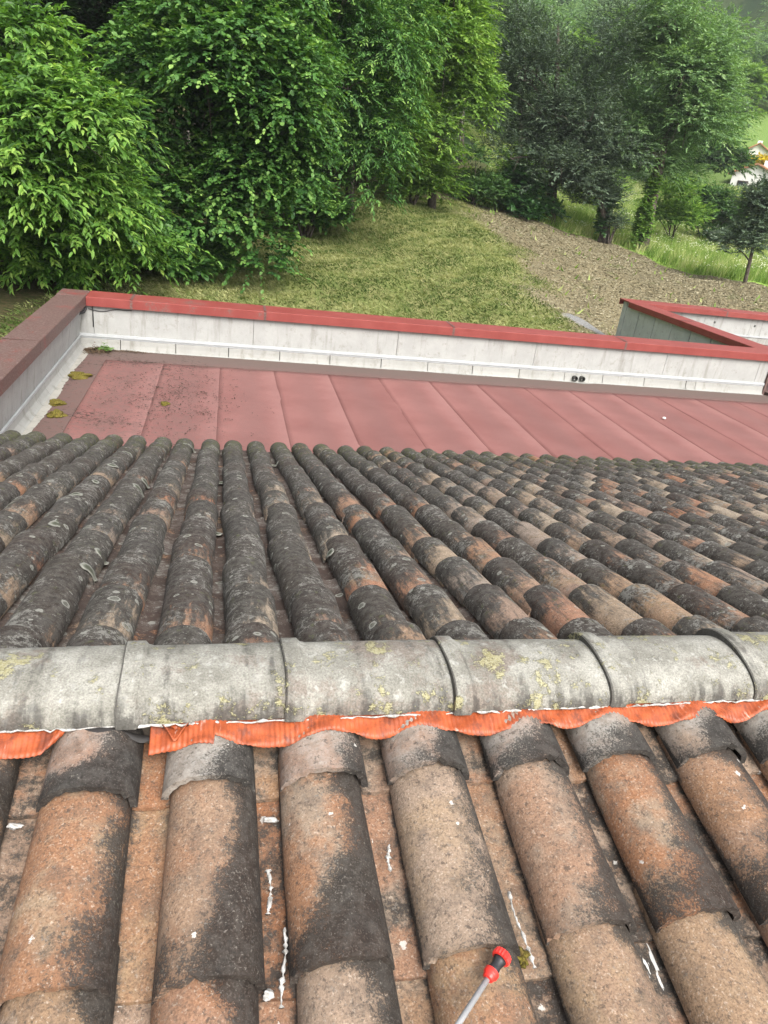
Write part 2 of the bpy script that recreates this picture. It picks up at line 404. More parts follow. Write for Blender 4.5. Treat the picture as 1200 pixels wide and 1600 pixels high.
# ridge tiles: half barrels with a raised collar at the left end
def ridge_mesh(seed, L):
    g = np.random.default_rng(seed); nu, V, A = 25, [], []
    xs = [0, .004, .04, .047, .06, .12, .2, .28, L-.02, L+.012]
    for x in xs:
        sc = 1.10 if x < .045 else (1.03 if x < .055 else 1.0)
        if x == 0: sc = 1.08
        for i in range(nu):
            s = -1+2*i/(nu-1); a = s*math.pi/2
            V.append((x+.002*math.sin(5*s+seed), .121*sc*math.sin(a), .062+.068*(1+(sc-1)*1.5)*max(0, math.cos(a))**.9 + .0012*math.sin(9*x+3*s+seed)))
            A.append((s, x/L, 0))
    n0 = len(V)
    for x in (xs[0], xs[-1]):
        for i in range(nu):
            s = -1+2*i/(nu-1); a = s*math.pi/2
            V.append((x, .106*math.sin(a), .062+.055*max(0, math.cos(a))**.9)); A.append((s, x/L, 1))
    F = [grid_faces(len(xs), nu)]
    e = []
    for i in range(nu-1):
        e.append((i, i+1, n0+i+1, n0+i)); b = (len(xs)-1)*nu; e.append((b+i, n0+nu+i, n0+nu+i+1, b+i+1)); e.append((n0+i, n0+i+1, n0+nu+i+1, n0+nu+i))
    F.append(np.array(e))
    me = mesh('ridge_tile', V, F, M_RIDGE, True, {'lp': ('FLOAT_VECTOR', 'POINT', A)}); me.set_sharp_from_angle(angle=math.radians(40)); return me
joints = [-2.09, -1.71, -1.33, -.95, -.572, -.195, .148, .527, .917, 1.313, 1.70]
while joints[-1] < XR-.4: joints.append(joints[-1]+.383)
for i, x in enumerate(joints[:-1]):
    L = joints[i+1]-x
    o = bpy.data.objects.new('ridge_tile', ridge_mesh(60+i, L)); COL.objects.link(o); o.parent = tiled_roof
    o.location = (x, random.gauss(0, .003), random.gauss(0, .0012)); o.rotation_euler = (random.gauss(0, .012), random.gauss(0, .006), random.gauss(0, .006))
# white sealer bead under the ridge's lower edge
g = np.random.default_rng(3)
xs = np.arange(-.75, 1.9, .012)
mb = MB(); mb.tube(np.stack([xs, -.123+g.normal(0, .0012, len(xs)), .061+g.normal(0, .0016, len(xs))], 1), np.abs(g.normal(.0012, .0014, len(xs)))+.0006, 6)
mb.build('sealer_bead', M_SEAL, tiled_roof, True)

# orange corrugated flashing strip under the ridge, draped over the covers
def crown(x):           # 1 over a cover tile's crown, 0 in the channel
    ph = (x-(-.3234+.0905))/SN; return .5+.5*math.cos(2*math.pi*ph)
def flash_piece(x0, x1, edge):
    n = int((x1-x0)/.0022); nv = 7; V = []
    for i in range(n):
        x = x0+(x1-x0)*i/(n-1); c = crown(x)
        yl = edge(x)
        for j in range(nv):
            q = j/(nv-1); y = -.095+(yl+.095)*q
            z = math.tan(A_NEAR)*y + (.088 if q < .3 else .088) + .003 - (1-c)*(.010+.012*q) + .0011*math.sin(2*math.pi*x/.0105+.6*math.sin(31*x))*min(1, q*3)
            z += (.0042*math.sin(23*x+2)+.0032*math.sin(57*x+9*q)+.0018*math.sin(111*x+5+14*q))*q
            V.append((x, y, z))
    return V, grid_faces(n, nv, 0, True)
def build_flash(name, V, F, mat=M_FLASH):
    o = obj(name, V, F, mat, tiled_roof, True)
    s = o.modifiers.new('thick', 'SOLIDIFY'); s.thickness = .0016; s.offset = -1
    o.data.materials.append(M_FLASHBACK); s.material_offset = 1; s.material_offset_rim = 0
    return o
eg = lambda x: -.157-.008*(1-crown(x))-.006*math.sin(13*x)-.003*math.sin(41*x)
V, F = flash_piece(-.98, -.268, lambda x: eg(x) if x < -.33 else eg(x)+(x+.33)*1.15)
build_flash('ridge_flashing', V, F)
V, F = flash_piece(-.128, 2.2, lambda x: eg(x) if x > .0 else -.178-.008*math.sin(20*x))
build_flash('ridge_flashing', V, F)
# the torn flap: curled up, black side showing
V = []
xs = np.linspace(-.285, -.105, 46)
for x in xs:
    c = crown(x); lift = .012*math.exp(-((x+.215)/.05)**2)+.01*math.exp(-((x+.125)/.012)**2)
    for j in range(5):
        q = j/4; y = -.116-.016*q-.005*math.sin(75*x)*q
        V.append((x, y, math.tan(A_NEAR)*y+.083-(1-c)*.03+lift*q*.7+.005*math.sin(q*3.1)))
o = obj('torn_flashing', V, grid_faces(46, 5, 0, True), M_FLASHBACK, tiled_roof, True); o['label'] = 'torn black edge of the orange flashing'
V = []
for i, x in enumerate(np.linspace(-.103, -.052, 20)):
    q0 = i/19
    for j in range(5):
        q = j/4; y = -.124-(.04*(1-abs(2*q0-1)))*q; V.append((x, y, math.tan(A_NEAR)*y+.082+.010*q+.003*math.sin(9*q0)))
o = build_flash('torn_flashing', V, grid_faces(20, 5, 0, True)); o['label'] = 'orange flap of torn flashing'
# mortar bedding hidden under the ridge
MB().box(-2.3, XR-.05, -.085, .085, -.045, .045).build('ridge_mortar', M_MORTAR, tiled_roof)
# lichen rosettes lying over the edges of covers and channels on the left of the far slope
def lichen_mat():
    t = NT('lichen_rosette'); r_ = t.sep(t.attr('lp', 'Vector'))[0]; n = t.noise(t.pos, 130, 4, .7)
    q = t.add(r_, t.mul(t.sub(n, .5), .35)); c = t.ramp(q, [(.35, (.07, .075, .055)), (.62, (.15, .155, .125)), (.80, (.25, .25, .22)), (1, (.19, .19, .165))])
    t.bump(n, .003); return t.fin(c, .95, .1)
M_LICH = lichen_mat()
def far_surface(x):
    u = (x-(-.2901))/SF; du = (u-round(u))*SF/(.0905*kf)
    return max(.077*max(0, 1-du*du)**.5 if abs(du) < 1 else 0, -.002)
g = np.random.default_rng(44)
for (px, py, rr) in [(139, 896, .022), (89, 832, .026), (119, 786, .028), (150, 764, .022), (176, 737, .032), (199, 716, .034), (216, 769, .030), (227, 756, .026), (11, 796, .03), (212, 855, .024), (159, 870, .02), (337, 825, .026), (345, 748, .03), (300, 702, .03), (515, 870, .016), (620, 760, .03), (92, 828, .016), (428, 722, .026)]:
    d = ray(px, py); tt = (-math.tan(A_FAR)*CAM[1]+.035-CAM[2])/(d[2]+math.tan(A_FAR)*d[1]); c = CAM+d*tt; V, A, F = [], [], []
    na, nr = 26, 5; ph = g.uniform(0, 6.28, 3)
    for i_ in range(nr):
        for a_ in range(na):
            q = 2*math.pi*a_/na; r = rr*(i_/(nr-1))*(1+.18*math.sin(2*q+ph[0])+.1*math.sin(3*q+ph[1])+.06*math.sin(7*q+ph[2])); x, y = c[0]+r*math.cos(q), c[1]+r*1.5*math.sin(q)
            V.append((x, y, -math.tan(A_FAR)*y+far_surface(x)+.0085)); A.append((i_/(nr-1), 0, 0))
    for i_ in range(nr-1):
        for a_ in range(na): F.append((i_*na+a_, i_*na+(a_+1) % na, (i_+1)*na+(a_+1) % na, (i_+1)*na+a_))
    o = obj('lichen_rosette', V, [f[::-1] for f in F], M_LICH, tiled_roof, True, {'lp': ('FLOAT_VECTOR', 'POINT', A)})
    sm = o.modifiers.new('thick', 'SOLIDIFY'); sm.thickness = .002; sm.offset = -1
# moss tuft and plugs of white sealer at channel ends of the near slope
def blob(name, p, r, mat, parent, seed, sub=3, amp=.35, freq=3.0):
    import bmesh
    bm = bmesh.new(); bmesh.ops.create_icosphere(bm, subdivisions=sub, radius=1)
    g = np.random.default_rng(seed); K = g.normal(0, freq, (8, 3)); ph = g.uniform(0, 6.28, 8)
    for v in bm.verts:
        c = np.array(v.co); f = 1+amp*np.sin(K @ c+ph).sum()/4+g.normal(0, amp*.12)
        v.co = Vector((c*f*np.array(r)).tolist())
    me = bpy.data.meshes.new(name); bm.to_mesh(me); bm.free(); me.materials.append(mat)
    for q in me.polygons: q.use_smooth = True
    o = bpy.data.objects.new(name, me); COL.objects.link(o); o.location = p
    if parent: o.parent = parent
    return o
def moss_mat():
    t = NT('moss'); n = t.noise(t.pos, 140, 4, .7); n2 = t.noise(t.pos, 25, 3, .6)
    c = t.mix(t.step(n, .35, .65), (.055, .045, .012), (.20, .17, .035)); c = t.mix(t.mul(t.step(n2, .5, .65), .6), c, (.11, .075, .03))
    t.bump(n, .01); return t.fin(c, .95, .1)
M_MOSS = moss_mat()
def slope_z(y): return math.tan(A_NEAR)*y
for i, (x, y, rx, ry) in enumerate([(-.36, -.262, .012, .004), (.098, -.585, .009, .006), (.64, -.262, .016, .008), (.86, -.25, .02, .01), (.117, -.285, .014, .004)]):
    o = blob('sealer_plug', (x, y, slope_z(y)+.012), (rx, ry, .007), M_SEAL, tiled_roof, 90+i, 3, .5, 4)
for i, (x0, y0, ln, wv) in enumerate([(.105, -.39, .075, .004), (.125, -.49, .12, .006), (.34, -.36, .05, .004), (.30, -.42, .03, .003), (.565, -.47, .13, .004)]):
    g = np.random.default_rng(200+i); ys = np.linspace(y0, y0-ln, 26)
    xs_ = x0+wv*np.sin(np.linspace(0, 4, 26)+i)+g.normal(0, .0006, 26)
    MB().tube(np.stack([xs_, ys, slope_z(ys)+.0205], 1), np.abs(g.normal(.0022, .0016, 26))+.0005, 6).build('sealer_run', M_SEAL, tiled_roof, True)

# ------------------------------------------------------------------ building below the roofs
ZF = -2.18                     # flat roof level
ZC = -1.29                     # top of the copings
def wall_mat(name, col, streak=.35):
    t = NT(name); P = t.pos; n = t.noise(P, 3, 5, .65); v = t.noise(t.scale(P, (5, 5, .7)), 1.6, 5, .65); f = t.noise(P, 60, 4, .7)
    c = t.mix(t.step(n, .3, .7), tuple(x*.86 for x in col), col)
    c = t.mix(t.mul(t.step(t.add(v, t.mul(t.sub(f, .5), .2)), .52, .72), streak), c, (.2, .195, .175))
    c = t.mix(t.mul(t.step(t.noise(P, 7, 6, .78), .54, .68), .55), c, (.19, .18, .155))
    t.bump(f, .002, .5); return t.fin(c, .75, .3)
M_PANEL = wall_mat('white_panel', (.335, .34, .325), .7); M_UPST = wall_mat('upstand_paint', (.30, .30, .28), 1.0)
M_STRIP = plain('metal_strip', (.36, .375, .38), .45, .5, .12, 8); M_BOARD = wall_mat('grey_green_board', (.42, .46, .435), .25)
M_SEAM = plain('joint_black', (.06, .06, .055), .9, .1)
def coping_mat(name, dirt):
    t = NT(name); P = t.pos; n = t.noise(P, 2.2, 6, .68); f = t.noise(P, 40, 5, .75)
    c = t.mix(t.step(n, .3, .7), (.175, .032, .026), (.215, .047, .039))
    up = t.sep(t.n('NewGeometry').outputs['Normal'])[2]
    dm = t.step(t.add(n, t.mul(t.sub(f, .5), .6), dirt), .56, .72)
    c = t.mix(t.mul(dm, .82), c, t.mix(t.step(f, .42, .6), (.055, .044, .038), (.13, .108, .095)))
    top_sheen = t.step(f, .58, .72); c = t.mix(t.mul(t.mul(top_sheen, .3), t.step(up, .5, .9)), c, (.42, .33, .31))  # upward faces flecked paler, sky reflection painted into the colour
    t.bump(f, .001, .4); return t.fin(c, .55, .4)
M_COPE, M_COPED = coping_mat('red_coping', -.12), coping_mat('dirty_red_coping', .265)
M_COPEM = coping_mat('stained_red_coping', .03)

building = thing('building', 'white clad building block that carries the tiled roof and the flat roof', 'building', (4.5, 6, -4))
b = MB(); b.box(-2.62, 11.5, -1.8, 12.3, -4.6, -2.28)
keep(b.build('wall', M_PANEL), building)
b = MB(); b.box(-2.36, XR-.05, -1.75, 4.44, -2.285, -1.30)
keep(b.build('eaves_wall', M_PANEL), building)

# flat roof of pink felt sheets laid side by side
def felt_mat(name, band=False):
    t = NT(name); P = t.pos; r = t.rnd(); lp = t.sep(t.attr('lp', 'Vector'))
    n = t.noise(P, 1.3, 5, .6); f = t.noise(P, 210, 3, .7); n2 = t.noise(P, 14, 5, .7)
    c = t.mix(t.step(n, .3, .7), (.19, .083, .075), (.225, .104, .094))
    c = t.mix(1.0, c, t.gray(t.lin(r, 0, 1, .93, 1.06)), 'MULTIPLY')
    c = t.mix(1.0, c, t.gray(t.lin(f, .3, .7, .66, 1.12)), 'MULTIPLY')
    # pale washed band beside each lap, darker dust settled in the hollow of the sheet
    wob = t.add(lp[0], t.mul(t.sub(t.noise(P, 2.5, 3, .6), .5), .35))
    c = t.mix(t.mul(t.mul(t.step(wob, .62, .93), t.step(r, .05, .4)), .34), c, (.25, .14, .13))
    c = t.mix(t.mul(t.mul(t.step(wob, .1, .5), t.step(wob, .8, .55)), .32), c, (.125, .073, .068))
    if band: c = t.mix(t.lin(n2, .3, .7, .55, .92), c, (.10, .075, .066))
    xyz = t.sep(P)
    edge = t.step(t.add(xyz[1], t.mul(t.sub(n, .5), .25)), 11.15, 11.5)
    c = t.mix(t.mul(edge, .72), c, (.10, .078, .068))
    c = t.mix(t.mul(t.mul(t.step(xyz[0], 1.6, -1.6), t.step(n2, .35, .62)), .55), c, (.12, .082, .072))
    # soil specks blown into the left corner
    zone = t.mul(t.step(xyz[0], 1.2, -1.2), t.step(t.add(xyz[1], 0), 6.6, 8.4))
    sp = t.step(t.add(t.noise(P, 17, 6, .8), t.mul(zone, .07), t.mul(t.mul(zone, t.sub(t.noise(P, 1.5, 3, .6), .45)), .55)), .67, .715)
    c = t.mix(t.mul(sp, .85), c, (.036, .027, .022))
    t.bump(t.add(f, t.mul(n2, .6)), .003, .7); return t.fin(c, .92, .15)
M_FELT, M_BAND = felt_mat('pink_felt'), felt_mat('dusty_felt', True)
flat_roof = thing('flat_roof', 'flat roof of pink felt sheets inside the white parapet', 'flat roof', (4.5, 8, ZF))
edges = [-1.93, -.99, -.05, .885, 1.82, 2.755, 3.69, 4.63, 5.57, 6.5, 7.44, 8.37, 9.3, 10.24, 11.17, 12.1, 13.05, 14.0]
FEND = lambda x: 11.42 if x < 11.3 else 11.95
for x0, x1 in zip(edges, edges[1:]):
    y0, y1 = 4.0, 11.35 if x0 < 11.0 else 11.9
    V, A, nx, ny = [], [], 13, 22
    sd_ = random.uniform(0, 6)
    for i in range(nx):
        q = i/(nx-1)
        for j in range(ny):
            p = j/(ny-1); x = x0+(x1+.06-x0)*q+.012*math.sin(3*p+sd_)*(1 if i in (0, nx-1) else 0)
            z = ZF + .003*(1-q) + .0025*math.exp(-((q-.95)/.08)**2) + .004*math.sin(2.2*p*6+sd_)*math.sin(q*3.1)
            V.append((x, y0+(y1-y0)*p, z)); A.append((q, p, 0))
    o = obj('felt_sheet', V, grid_faces(nx, ny), M_FELT, None, True, {'lp': ('FLOAT_VECTOR', 'POINT', A)}); keep(o, flat_roof)
    s = o.modifiers.new('thick', 'SOLIDIFY'); s.thickness = .0025; s.offset = -1
b = MB(); b.box(-2.3, -1.9, 4.0, 11.6, ZF-.02, ZF+.012); keep(b.build('edge_sheet', M_BAND), flat_roof)
b = MB(); b.box(-1.9, 11.45, 11.20, 11.9, ZF-.02, ZF+.0135); keep(b.build('edge_sheet', M_BAND), flat_roof)
b = MB(); b.box(-2.6, 14.2, 3.9, 12.0, ZF-.12, ZF-.021); keep(b.build('roof_base', M_MORTAR), flat_roof)

def coping(parent, p0, p1, width, joints, mat, mats=None, fascia=.15, inner=None, m0=False, m1=False):
    """a run of pressed red coping pieces between p0 and p1 (along x or y), split at joints"""
    ax = 0 if abs(p1[0]-p0[0]) > abs(p1[1]-p0[1]) else 1
    cuts = [p0[ax]]+list(joints)+[p1[ax]]
    for i, (a, c) in enumerate(zip(cuts, cuts[1:])):
        b = MB(); lo, hi = (p0[1-ax], p0[1-ax]+width)
        e = .003
        prof = [(lo, -fascia), (lo, -.008), (lo+.010, 0), (hi-.010, .012), (hi, .004), (hi, -fascia), (hi-.02, -fascia), (hi-.02, -.03), (lo+.02, -.03), (lo+.02, -fascia)]
        V = []
        for q, tt in ((a+e, 0), (c-e, 1)):
            for (s_, z) in prof:
                mit = 0
                if m0 and i == 0 and tt == 0: mit = m0*(s_-lo)
                if m1 and i == len(cuts)-2 and tt == 1: mit = m1*(s_-lo)
                V.append((q+mit, s_, ZC+z) if ax == 0 else (s_, q+mit, ZC+z))
        n = len(prof); F = [(k, (k+1) % n, n+(k+1) % n, n+k) for k in range(n)]
        F += [tuple(range(n))[::-1], tuple(range(n, 2*n))]
        if ax == 1: F = [f[::-1] for f in F]
        b.add(V, F); o = b.build('coping', (mats or [mat]*20)[i]); keep(o, parent)
        if i < len(cuts)-2:
            b = MB(); w_ = .022
            y0, y1 = lo-.002, hi+.002
            z0, z1 = ZC-fascia-.002, ZC+.0135
            if ax == 0: b.box(c-w_, c+w_, y0, y0+.004, z0, ZC-.006); b.box(c-w_, c+w_, y0+.004, y1, z1-.003, z1)
            else: b.box(y1-.004, y1, c-w_, c+w_, z0, ZC-.006); b.box(y0, y1-.004, c-w_, c+w_, z1-.003, z1)
            keep(b.build('coping_joint', M_COPED), parent)

YW = 11.93    # inner face of the front parapet
front = thing('parapet_wall', 'long white parapet with red coping across the far edge of the flat roof', 'parapet', (4.5, 12.1, ZF))
mixd = [M_COPED, M_COPE, M_COPE, M_COPE, M_COPE, M_COPE]
coping(front, (-2.28, 11.86), (13.2, 11.86), .55, [-1.55, .72, 4.25, 7.88, 11.6], M_COPE, [M_COPE, M_COPEM, M_COPE, M_COPE, M_COPE, M_COPE])
pj = [-2.42, -2.18, .53, 3.21, 6.01, 8.91, 11.14, 11.40]
for a, c in zip(pj, pj[1:]):
    b = MB(); b.box(a+.004, c-.004, YW, YW+.03, ZF+.20, ZC-.06); keep(b.build('wall_panel', M_PANEL), front)
uj = [-2.42, -1.75, -.82, .1, 1.02, 1.95, 2.93, 3.85, 4.76, 5.74, 6.72, 7.57, 8.52, 9.5, 9.73, 11.39]
for a, c in zip(uj, uj[1:]):
    b = MB(); t_ = random.uniform(0, .012)
    zt = ZF+.185
    P_ = [(YW-.075-t_, ZF+.012), (YW-.055-t_, ZF+.03), (YW-.035-t_, ZF+.10), (YW-.025-t_, zt), (YW+.02, zt), (YW+.02, ZF+.012)]
    V = [(a+.006, y, z) for y, z in P_]+[(c-.006, y, z) for y, z in P_]
    n = len(P_); b.add(V, [(k, n+k, n+(k+1) % n, (k+1) % n) for k in range(n)]+[tuple(range(n)), tuple(range(n, 2*n))[::-1]])
    keep(b.build('upstand_panel', M_UPST, bevel=.004), front)
b = MB(); b.box(-2.42, 11.39, YW-.028, YW+.02, ZF+.19, ZF+.225); b.box(-2.42, 11.39, YW-.040, YW-.028, ZF+.218, ZF+.240); b.box(-2.42, 11.39, YW-.028, YW+.01, ZF+.2255, ZF+.262)
keep(b.build('metal_trim', M_STRIP), front)
b = MB(); b.box(-2.42, 11.42, YW+.031, 12.33, ZF-.1, ZC-.035); keep(b.build('wall_core', M_SEAM), front)
# white foot fillet, a little ragged
g = np.random.default_rng(5); xs = np.arange(-1.75, 11.39, .03)
V = []
for x in xs:
    e = .03*abs(math.sin(x*1.7))*abs(math.sin(x*.37))+g.normal(0, .005)+(.07*math.exp(-((x-7.1)/.25)**2))
    V += [(x, YW-.06, ZF+.026), (x, YW-.10-e, ZF+.018)]
i_ = np.arange(len(xs)-1)*2
keep(obj('sealer_fillet', V, np.stack([i_, i_+1, i_+3, i_+2], 1), M_UPST), front)
for x in (6.94, 7.10):
    b = MB(); a_ = np.linspace(0, 2*math.pi, 19)[:-1]
    ro, ri, y0, y1 = .052, .042, YW-.12, YW-.03
    V = [(x+r_*math.cos(q), y, ZF+.09+r_*math.sin(q)) for (r_, y) in ((ro, y1), (ro, y0), (ri, y0), (ri, y1)) for q in a_]
    b.add(V, [(r_*18+k, r_*18+(k+1) % 18, (r_+1)*18+(k+1) % 18, (r_+1)*18+k) for r_ in range(3) for k in range(18)])
    b.add([(x+ri*math.cos(q), y1-.005, ZF+.09+ri*math.sin(q)) for q in a_], [tuple(range(18))])
    keep(b.build('overflow_pipe', M_SEAM), front)
b = MB(); b.box(11.40, 11.44, 11.88, 12.32, ZF, ZC-.16); keep(b.build('end_panel', M_FELT), front)

left = thing('parapet_wall', 'left white parapet with dirty grey-stained red coping and mossy foot strip', 'parapet', (-2.5, 8, ZF))
# coping along y, mitred at the corner
coping(left, (-2.74, 3.0), (-2.74, 11.86), .46, [5.1, 8.55], M_COPED)
b = MB(); b.box(-2.74, -2.283, 11.866, 12.41, ZC-.15, ZC+.008); keep(b.build('coping', M_COPED, bevel=.006), left)
XW = -2.40
lj = [3.0, 5.4, 8.14, 10.96, 11.92]
for a, c in zip(lj, lj[1:]):
    b = MB(); V = [(XW-.02, 0, ZF+.22), (XW+.06, 0, ZC-.06), (XW+.03, 0, ZC-.06), (XW-.05, 0, ZF+.22)]
    V = [(x, a+.004, z) for x, _, z in V]+[(x, c-.004, z) for x, _, z in V]
    b.add(V, [(0, 4, 5, 1), (1, 5, 6, 2), (2, 6, 7, 3), (3, 7, 4, 0), (0, 1, 2, 3), (7, 6, 5, 4)]); keep(b.build('wall_panel', M_PANEL), left)
uj = [3.0, 4.4, 5.3, 6.3, 7.2, 8.14, 9.1, 10.2, 11.1, 11.86]
for a, c in zip(uj, uj[1:]):
    P_ = [(XW+.075, ZF+.012), (XW+.05, ZF+.035), (XW+.01, ZF+.10), (XW, ZF+.185), (XW-.05, ZF+.185), (XW-.05, ZF+.012)]
    V = [(x, a+.005, z) for x, z in P_]+[(x, c-.005, z) for x, z in P_]; n = 6; b = MB()
    b.add(V, [(k, (k+1) % n, n+(k+1) % n, n+k) for k in range(n)]+[tuple(range(n))[::-1], tuple(range(n, 2*n))]); keep(b.build('upstand_panel', M_UPST, bevel=.004), left)
b = MB(); b.box(XW-.03, XW+.004, 3, 11.9, ZF+.19, ZF+.225); b.box(XW+.004, XW+.016, 3, 11.9, ZF+.218, ZF+.24); keep(b.build('metal_trim', M_STRIP), left)
b = MB(); b.box(-2.66, XW-.06, 3, 12.33, ZF-.1, ZC-.035); keep(b.build('wall_core', M_SEAM), left)
g = np.random.default_rng(6); ys = np.arange(4.2, 11.75, .05); V = []
for y in ys: V += [(XW+.06, y, ZF+.016), (XW+.165+g.normal(0, .006)-.02*math.sin(y*2), y, ZF+.0145)]
i_ = np.arange(len(ys)-1)*2
keep(obj('foot_strip', V, np.stack([i_, i_+1, i_+3, i_+2], 1), wall_mat('foot_strip_paint', (.33, .32, .285), .9)), left)

# lower annex beyond the front parapet: side wall of upright boards, red coping, white inner wall
annex = thing('annex', 'annex with grey-green boarded side and red copings meeting in a corner', 'annex', (11.5, 15, ZF))
coping(annex, (11.34, 12.42), (11.34, 18.05), .50, [15.4], M_COPE)
coping(annex, (11.34, 18.05), (22.0, 18.05), .58, [14.6, 18.3], M_COPE)
yj = [12.45, 13.3, 14.15, 15.0, 15.85, 16.7, 17.55, 18.3, 18.55]
for a, c in zip(yj, yj[1:]):
    b = MB(); b.box(11.44, 11.475, a+.018, c-.018, -4.6, ZC-.05); keep(b.build('side_board', M_BOARD), annex)
b = MB(); b.box(11.476, 11.72, 12.42, 18.55, -4.6, ZC-.035); keep(b.build('wall_core', M_SEAM), annex)
b = MB(); b.box(11.72, 22, 18.22, 18.55, -4.6, ZC-.035); keep(b.build('wall_core', M_SEAM), annex)
xj = [11.73, 13.2, 14.0, 15.6, 16.0, 18.6, 21.9]
for a, c in zip(xj, xj[1:]):
    b = MB(); b.box(a+.004, c-.004, 18.17, 18.215, ZF+.2, ZC-.06); keep(b.build('wall_panel', M_PANEL), annex)
    b = MB(); b.box(a+.004, c-.004, 18.12, 18.2, ZF+.01, ZF+.19); keep(b.build('upstand_panel', M_UPST), annex)
for a, c in zip(yj[:-1], yj[1:-1]):
    b = MB(); b.box(11.725, 11.76, a+.004, c-.004, ZF+.01, ZC-.06); keep(b.build('wall_panel', M_PANEL), annex)
b = MB(); b.box(11.77, 22, 18.10, 18.165, ZF+.2, ZF+.24); keep(b.build('metal_trim', M_STRIP), annex)
for x in (14.35, 15.75):
    b = MB(); a_ = np.linspace(0, 2*math.pi, 13)[:-1]; b.add([(x+.035*math.cos(q), 18.165, ZC-.36+.035*math.sin(q)) for q in a_]+[(x+.035*math.cos(q), 18.172, ZC-.36+.035*math.sin(q)) for q in a_],
        [tuple(range(12))[::-1]]+[(k, (k+1) % 12, 12+(k+1) % 12, 12+k) for k in range(12)]); keep(b.build('wall_hole', M_SEAM), annex)
b = MB(); b.box(11.72, 22, 12.0, 18.25, ZF-.2, ZF+.01); keep(b.build('annex_floor', M_FELT), annex)

# things on the flat roof
M_BLACK = plain('black_rubber', (.02, .02, .021), .55, .4)
t_ = thing('cable_end', 'black pipe elbow and thin cable tucked under the coping corner', 'cable', (-2.3, 11.85, -1.5))
g_ = [(-2.30, 11.88, -1.44), (-2.29, 11.84, -1.50), (-2.31, 11.80, -1.535), (-2.36, 11.76, -1.545), (-2.39, 11.74, -1.575)]
keep(MB().tube(g_, .024, 10).build('pipe_elbow', M_BLACK, None, True), t_)
xs = np.linspace(-2.26, -1.55, 24)
keep(MB().tube(np.stack([xs, np.full(24, YW-.012), -1.475-.055*np.exp(-((xs+2.08)/.18)**2)+.004*np.sin(xs*20)], 1), .006, 6).build('cable', M_BLACK, None, True), t_)
keep(MB().tube([(-2.19, YW-.01, -1.45), (-2.185, YW-.014, -1.55), (-2.19, YW-.01, -1.80)], .008, 6).build('down_lead', M_BLACK, None, True), t_)

def moss(p, r, seed, label, cat='moss', mat=None, blades=0):
    t = thing('moss_clump', label, cat, p, 'moss clumps on the building')
    o = blob('moss_cushion', (0, 0, r[2]*.25), r, mat or M_MOSS, t, seed, 4, .45, 4.5)
    g = np.random.default_rng(seed); V, F = [], []
    for k in range(160):
        a = g.uniform(0, 6.28); q = math.sqrt(g.uniform(0, 1.15)); x, y = r[0]*q*math.cos(a), r[1]*q*math.sin(a)
        h = r[2]*max(.25, 1.15-q*.7); d = g.normal(0, .25, 2)*r[2]; s = r[0]*.05
        V += [(x-s, y, h*.3), (x+s, y+s*.5, h*.3), (x+d[0], y+d[1], h*g.uniform(.9, 1.5))]; F.append((3*k, 3*k+1, 3*k+2))
    f = obj('moss_tufts', V, F, mat or M_MOSS, t); f['kind'] = 'stuff'
moss((-2.13, 10.1, ZF+.012), (.15, .14, .05), 1, 'largest ochre moss clump beside the foot of the left parapet')
moss((-2.17, 8.70, ZF+.012), (.085, .12, .04), 2, 'moss clump close to the parapet foot strip, middle of three')
moss((-2.10, 8.25, ZF+.012), (.10, .12, .035), 3, 'moss clump nearest the tiles at the left edge of the flat roof')
moss((-.79, 8.97, ZF+.015), (.05, .07, .02), 4, 'small lone moss tuft out on the pink felt')
moss((.549, -.578, slope_z(-.58)+.018), (.013, .016, .010), 5, 'tiny moss tuft in the tile channel beside the red lance nozzle')
M_SOIL = plain('dead_leaf_litter', (.10, .07, .045), .95, .1, .5, 40)
M_WEED = plain('weed_green', (.09, .17, .03), .7, .2, .4, 60)
t_ = thing('leaf_litter', 'heap of dead leaves and small weeds in the corner of the flat roof', 'leaf litter', (-2.15, 11.6, ZF))
g = np.random.default_rng(11)
def chips(n, cx, cy, sx, sy, z, s, hz, g, power=1.0):
    V, F = [], []
    for k in range(n):
        x, y = cx+sx*g.normal(), cy+sy*g.normal(); a = g.uniform(0, 6.28); l = s*g.uniform(.5, 1.6); wdt = l*g.uniform(.3, .7)
        zz = z+abs(g.normal(0, hz))*math.exp(-((x-cx)/sx)**2-((y-cy)/sy)**2)+.003
        c, d = math.cos(a), math.sin(a); tl = g.normal(0, .35, 2)
        for p, q in ((-l, 0), (0, -wdt), (l, 0), (0, wdt)):
            V.append((x+p*c-q*d, y+p*d+q*c, zz+abs(p*tl[0]+q*tl[1])))
        F.append((4*k, 4*k+1, 4*k+2, 4*k+3))
    return V, F
V, F = chips(900, -2.14, 11.7, .11, .10, ZF+.015, .016, .05, g); o = obj('dead_leaves', V, F, M_SOIL); keep(o, t_); o['kind'] = 'stuff'
V, F = chips(420, -1.65, 11.8, .22, .035, ZF+.015, .012, .015, g); o = obj('dead_leaves', V, F, M_SOIL); keep(o, t_); o['kind'] = 'stuff'
V, F = chips(160, -2.0, 11.75, .07, .06, ZF+.05, .022, .05, g); o = obj('weed_leaves', V, F, M_WEED); keep(o, t_); o['kind'] = 'stuff'
V, F = [], []
for k in range(420):
    a = g.normal(0, 1, 2); x, y = -.75+a[0]*.55, 9.3+a[1]*.95
    if x < -1.9: continue
    v_, f_ = chips(int(g.integers(1, 7)), x, y, .03, .045, ZF+.014, .012, .01, g)
    F += [tuple(i+len(V) for i in q) for q in f_]; V += v_
o = obj('soil_crumbs', V, F, plain('soil', (.045, .033, .026), .95, .1)); tag(o, 'dark crumbs of soil scattered over the left part of the pink felt', 'debris', None, 'stuff')
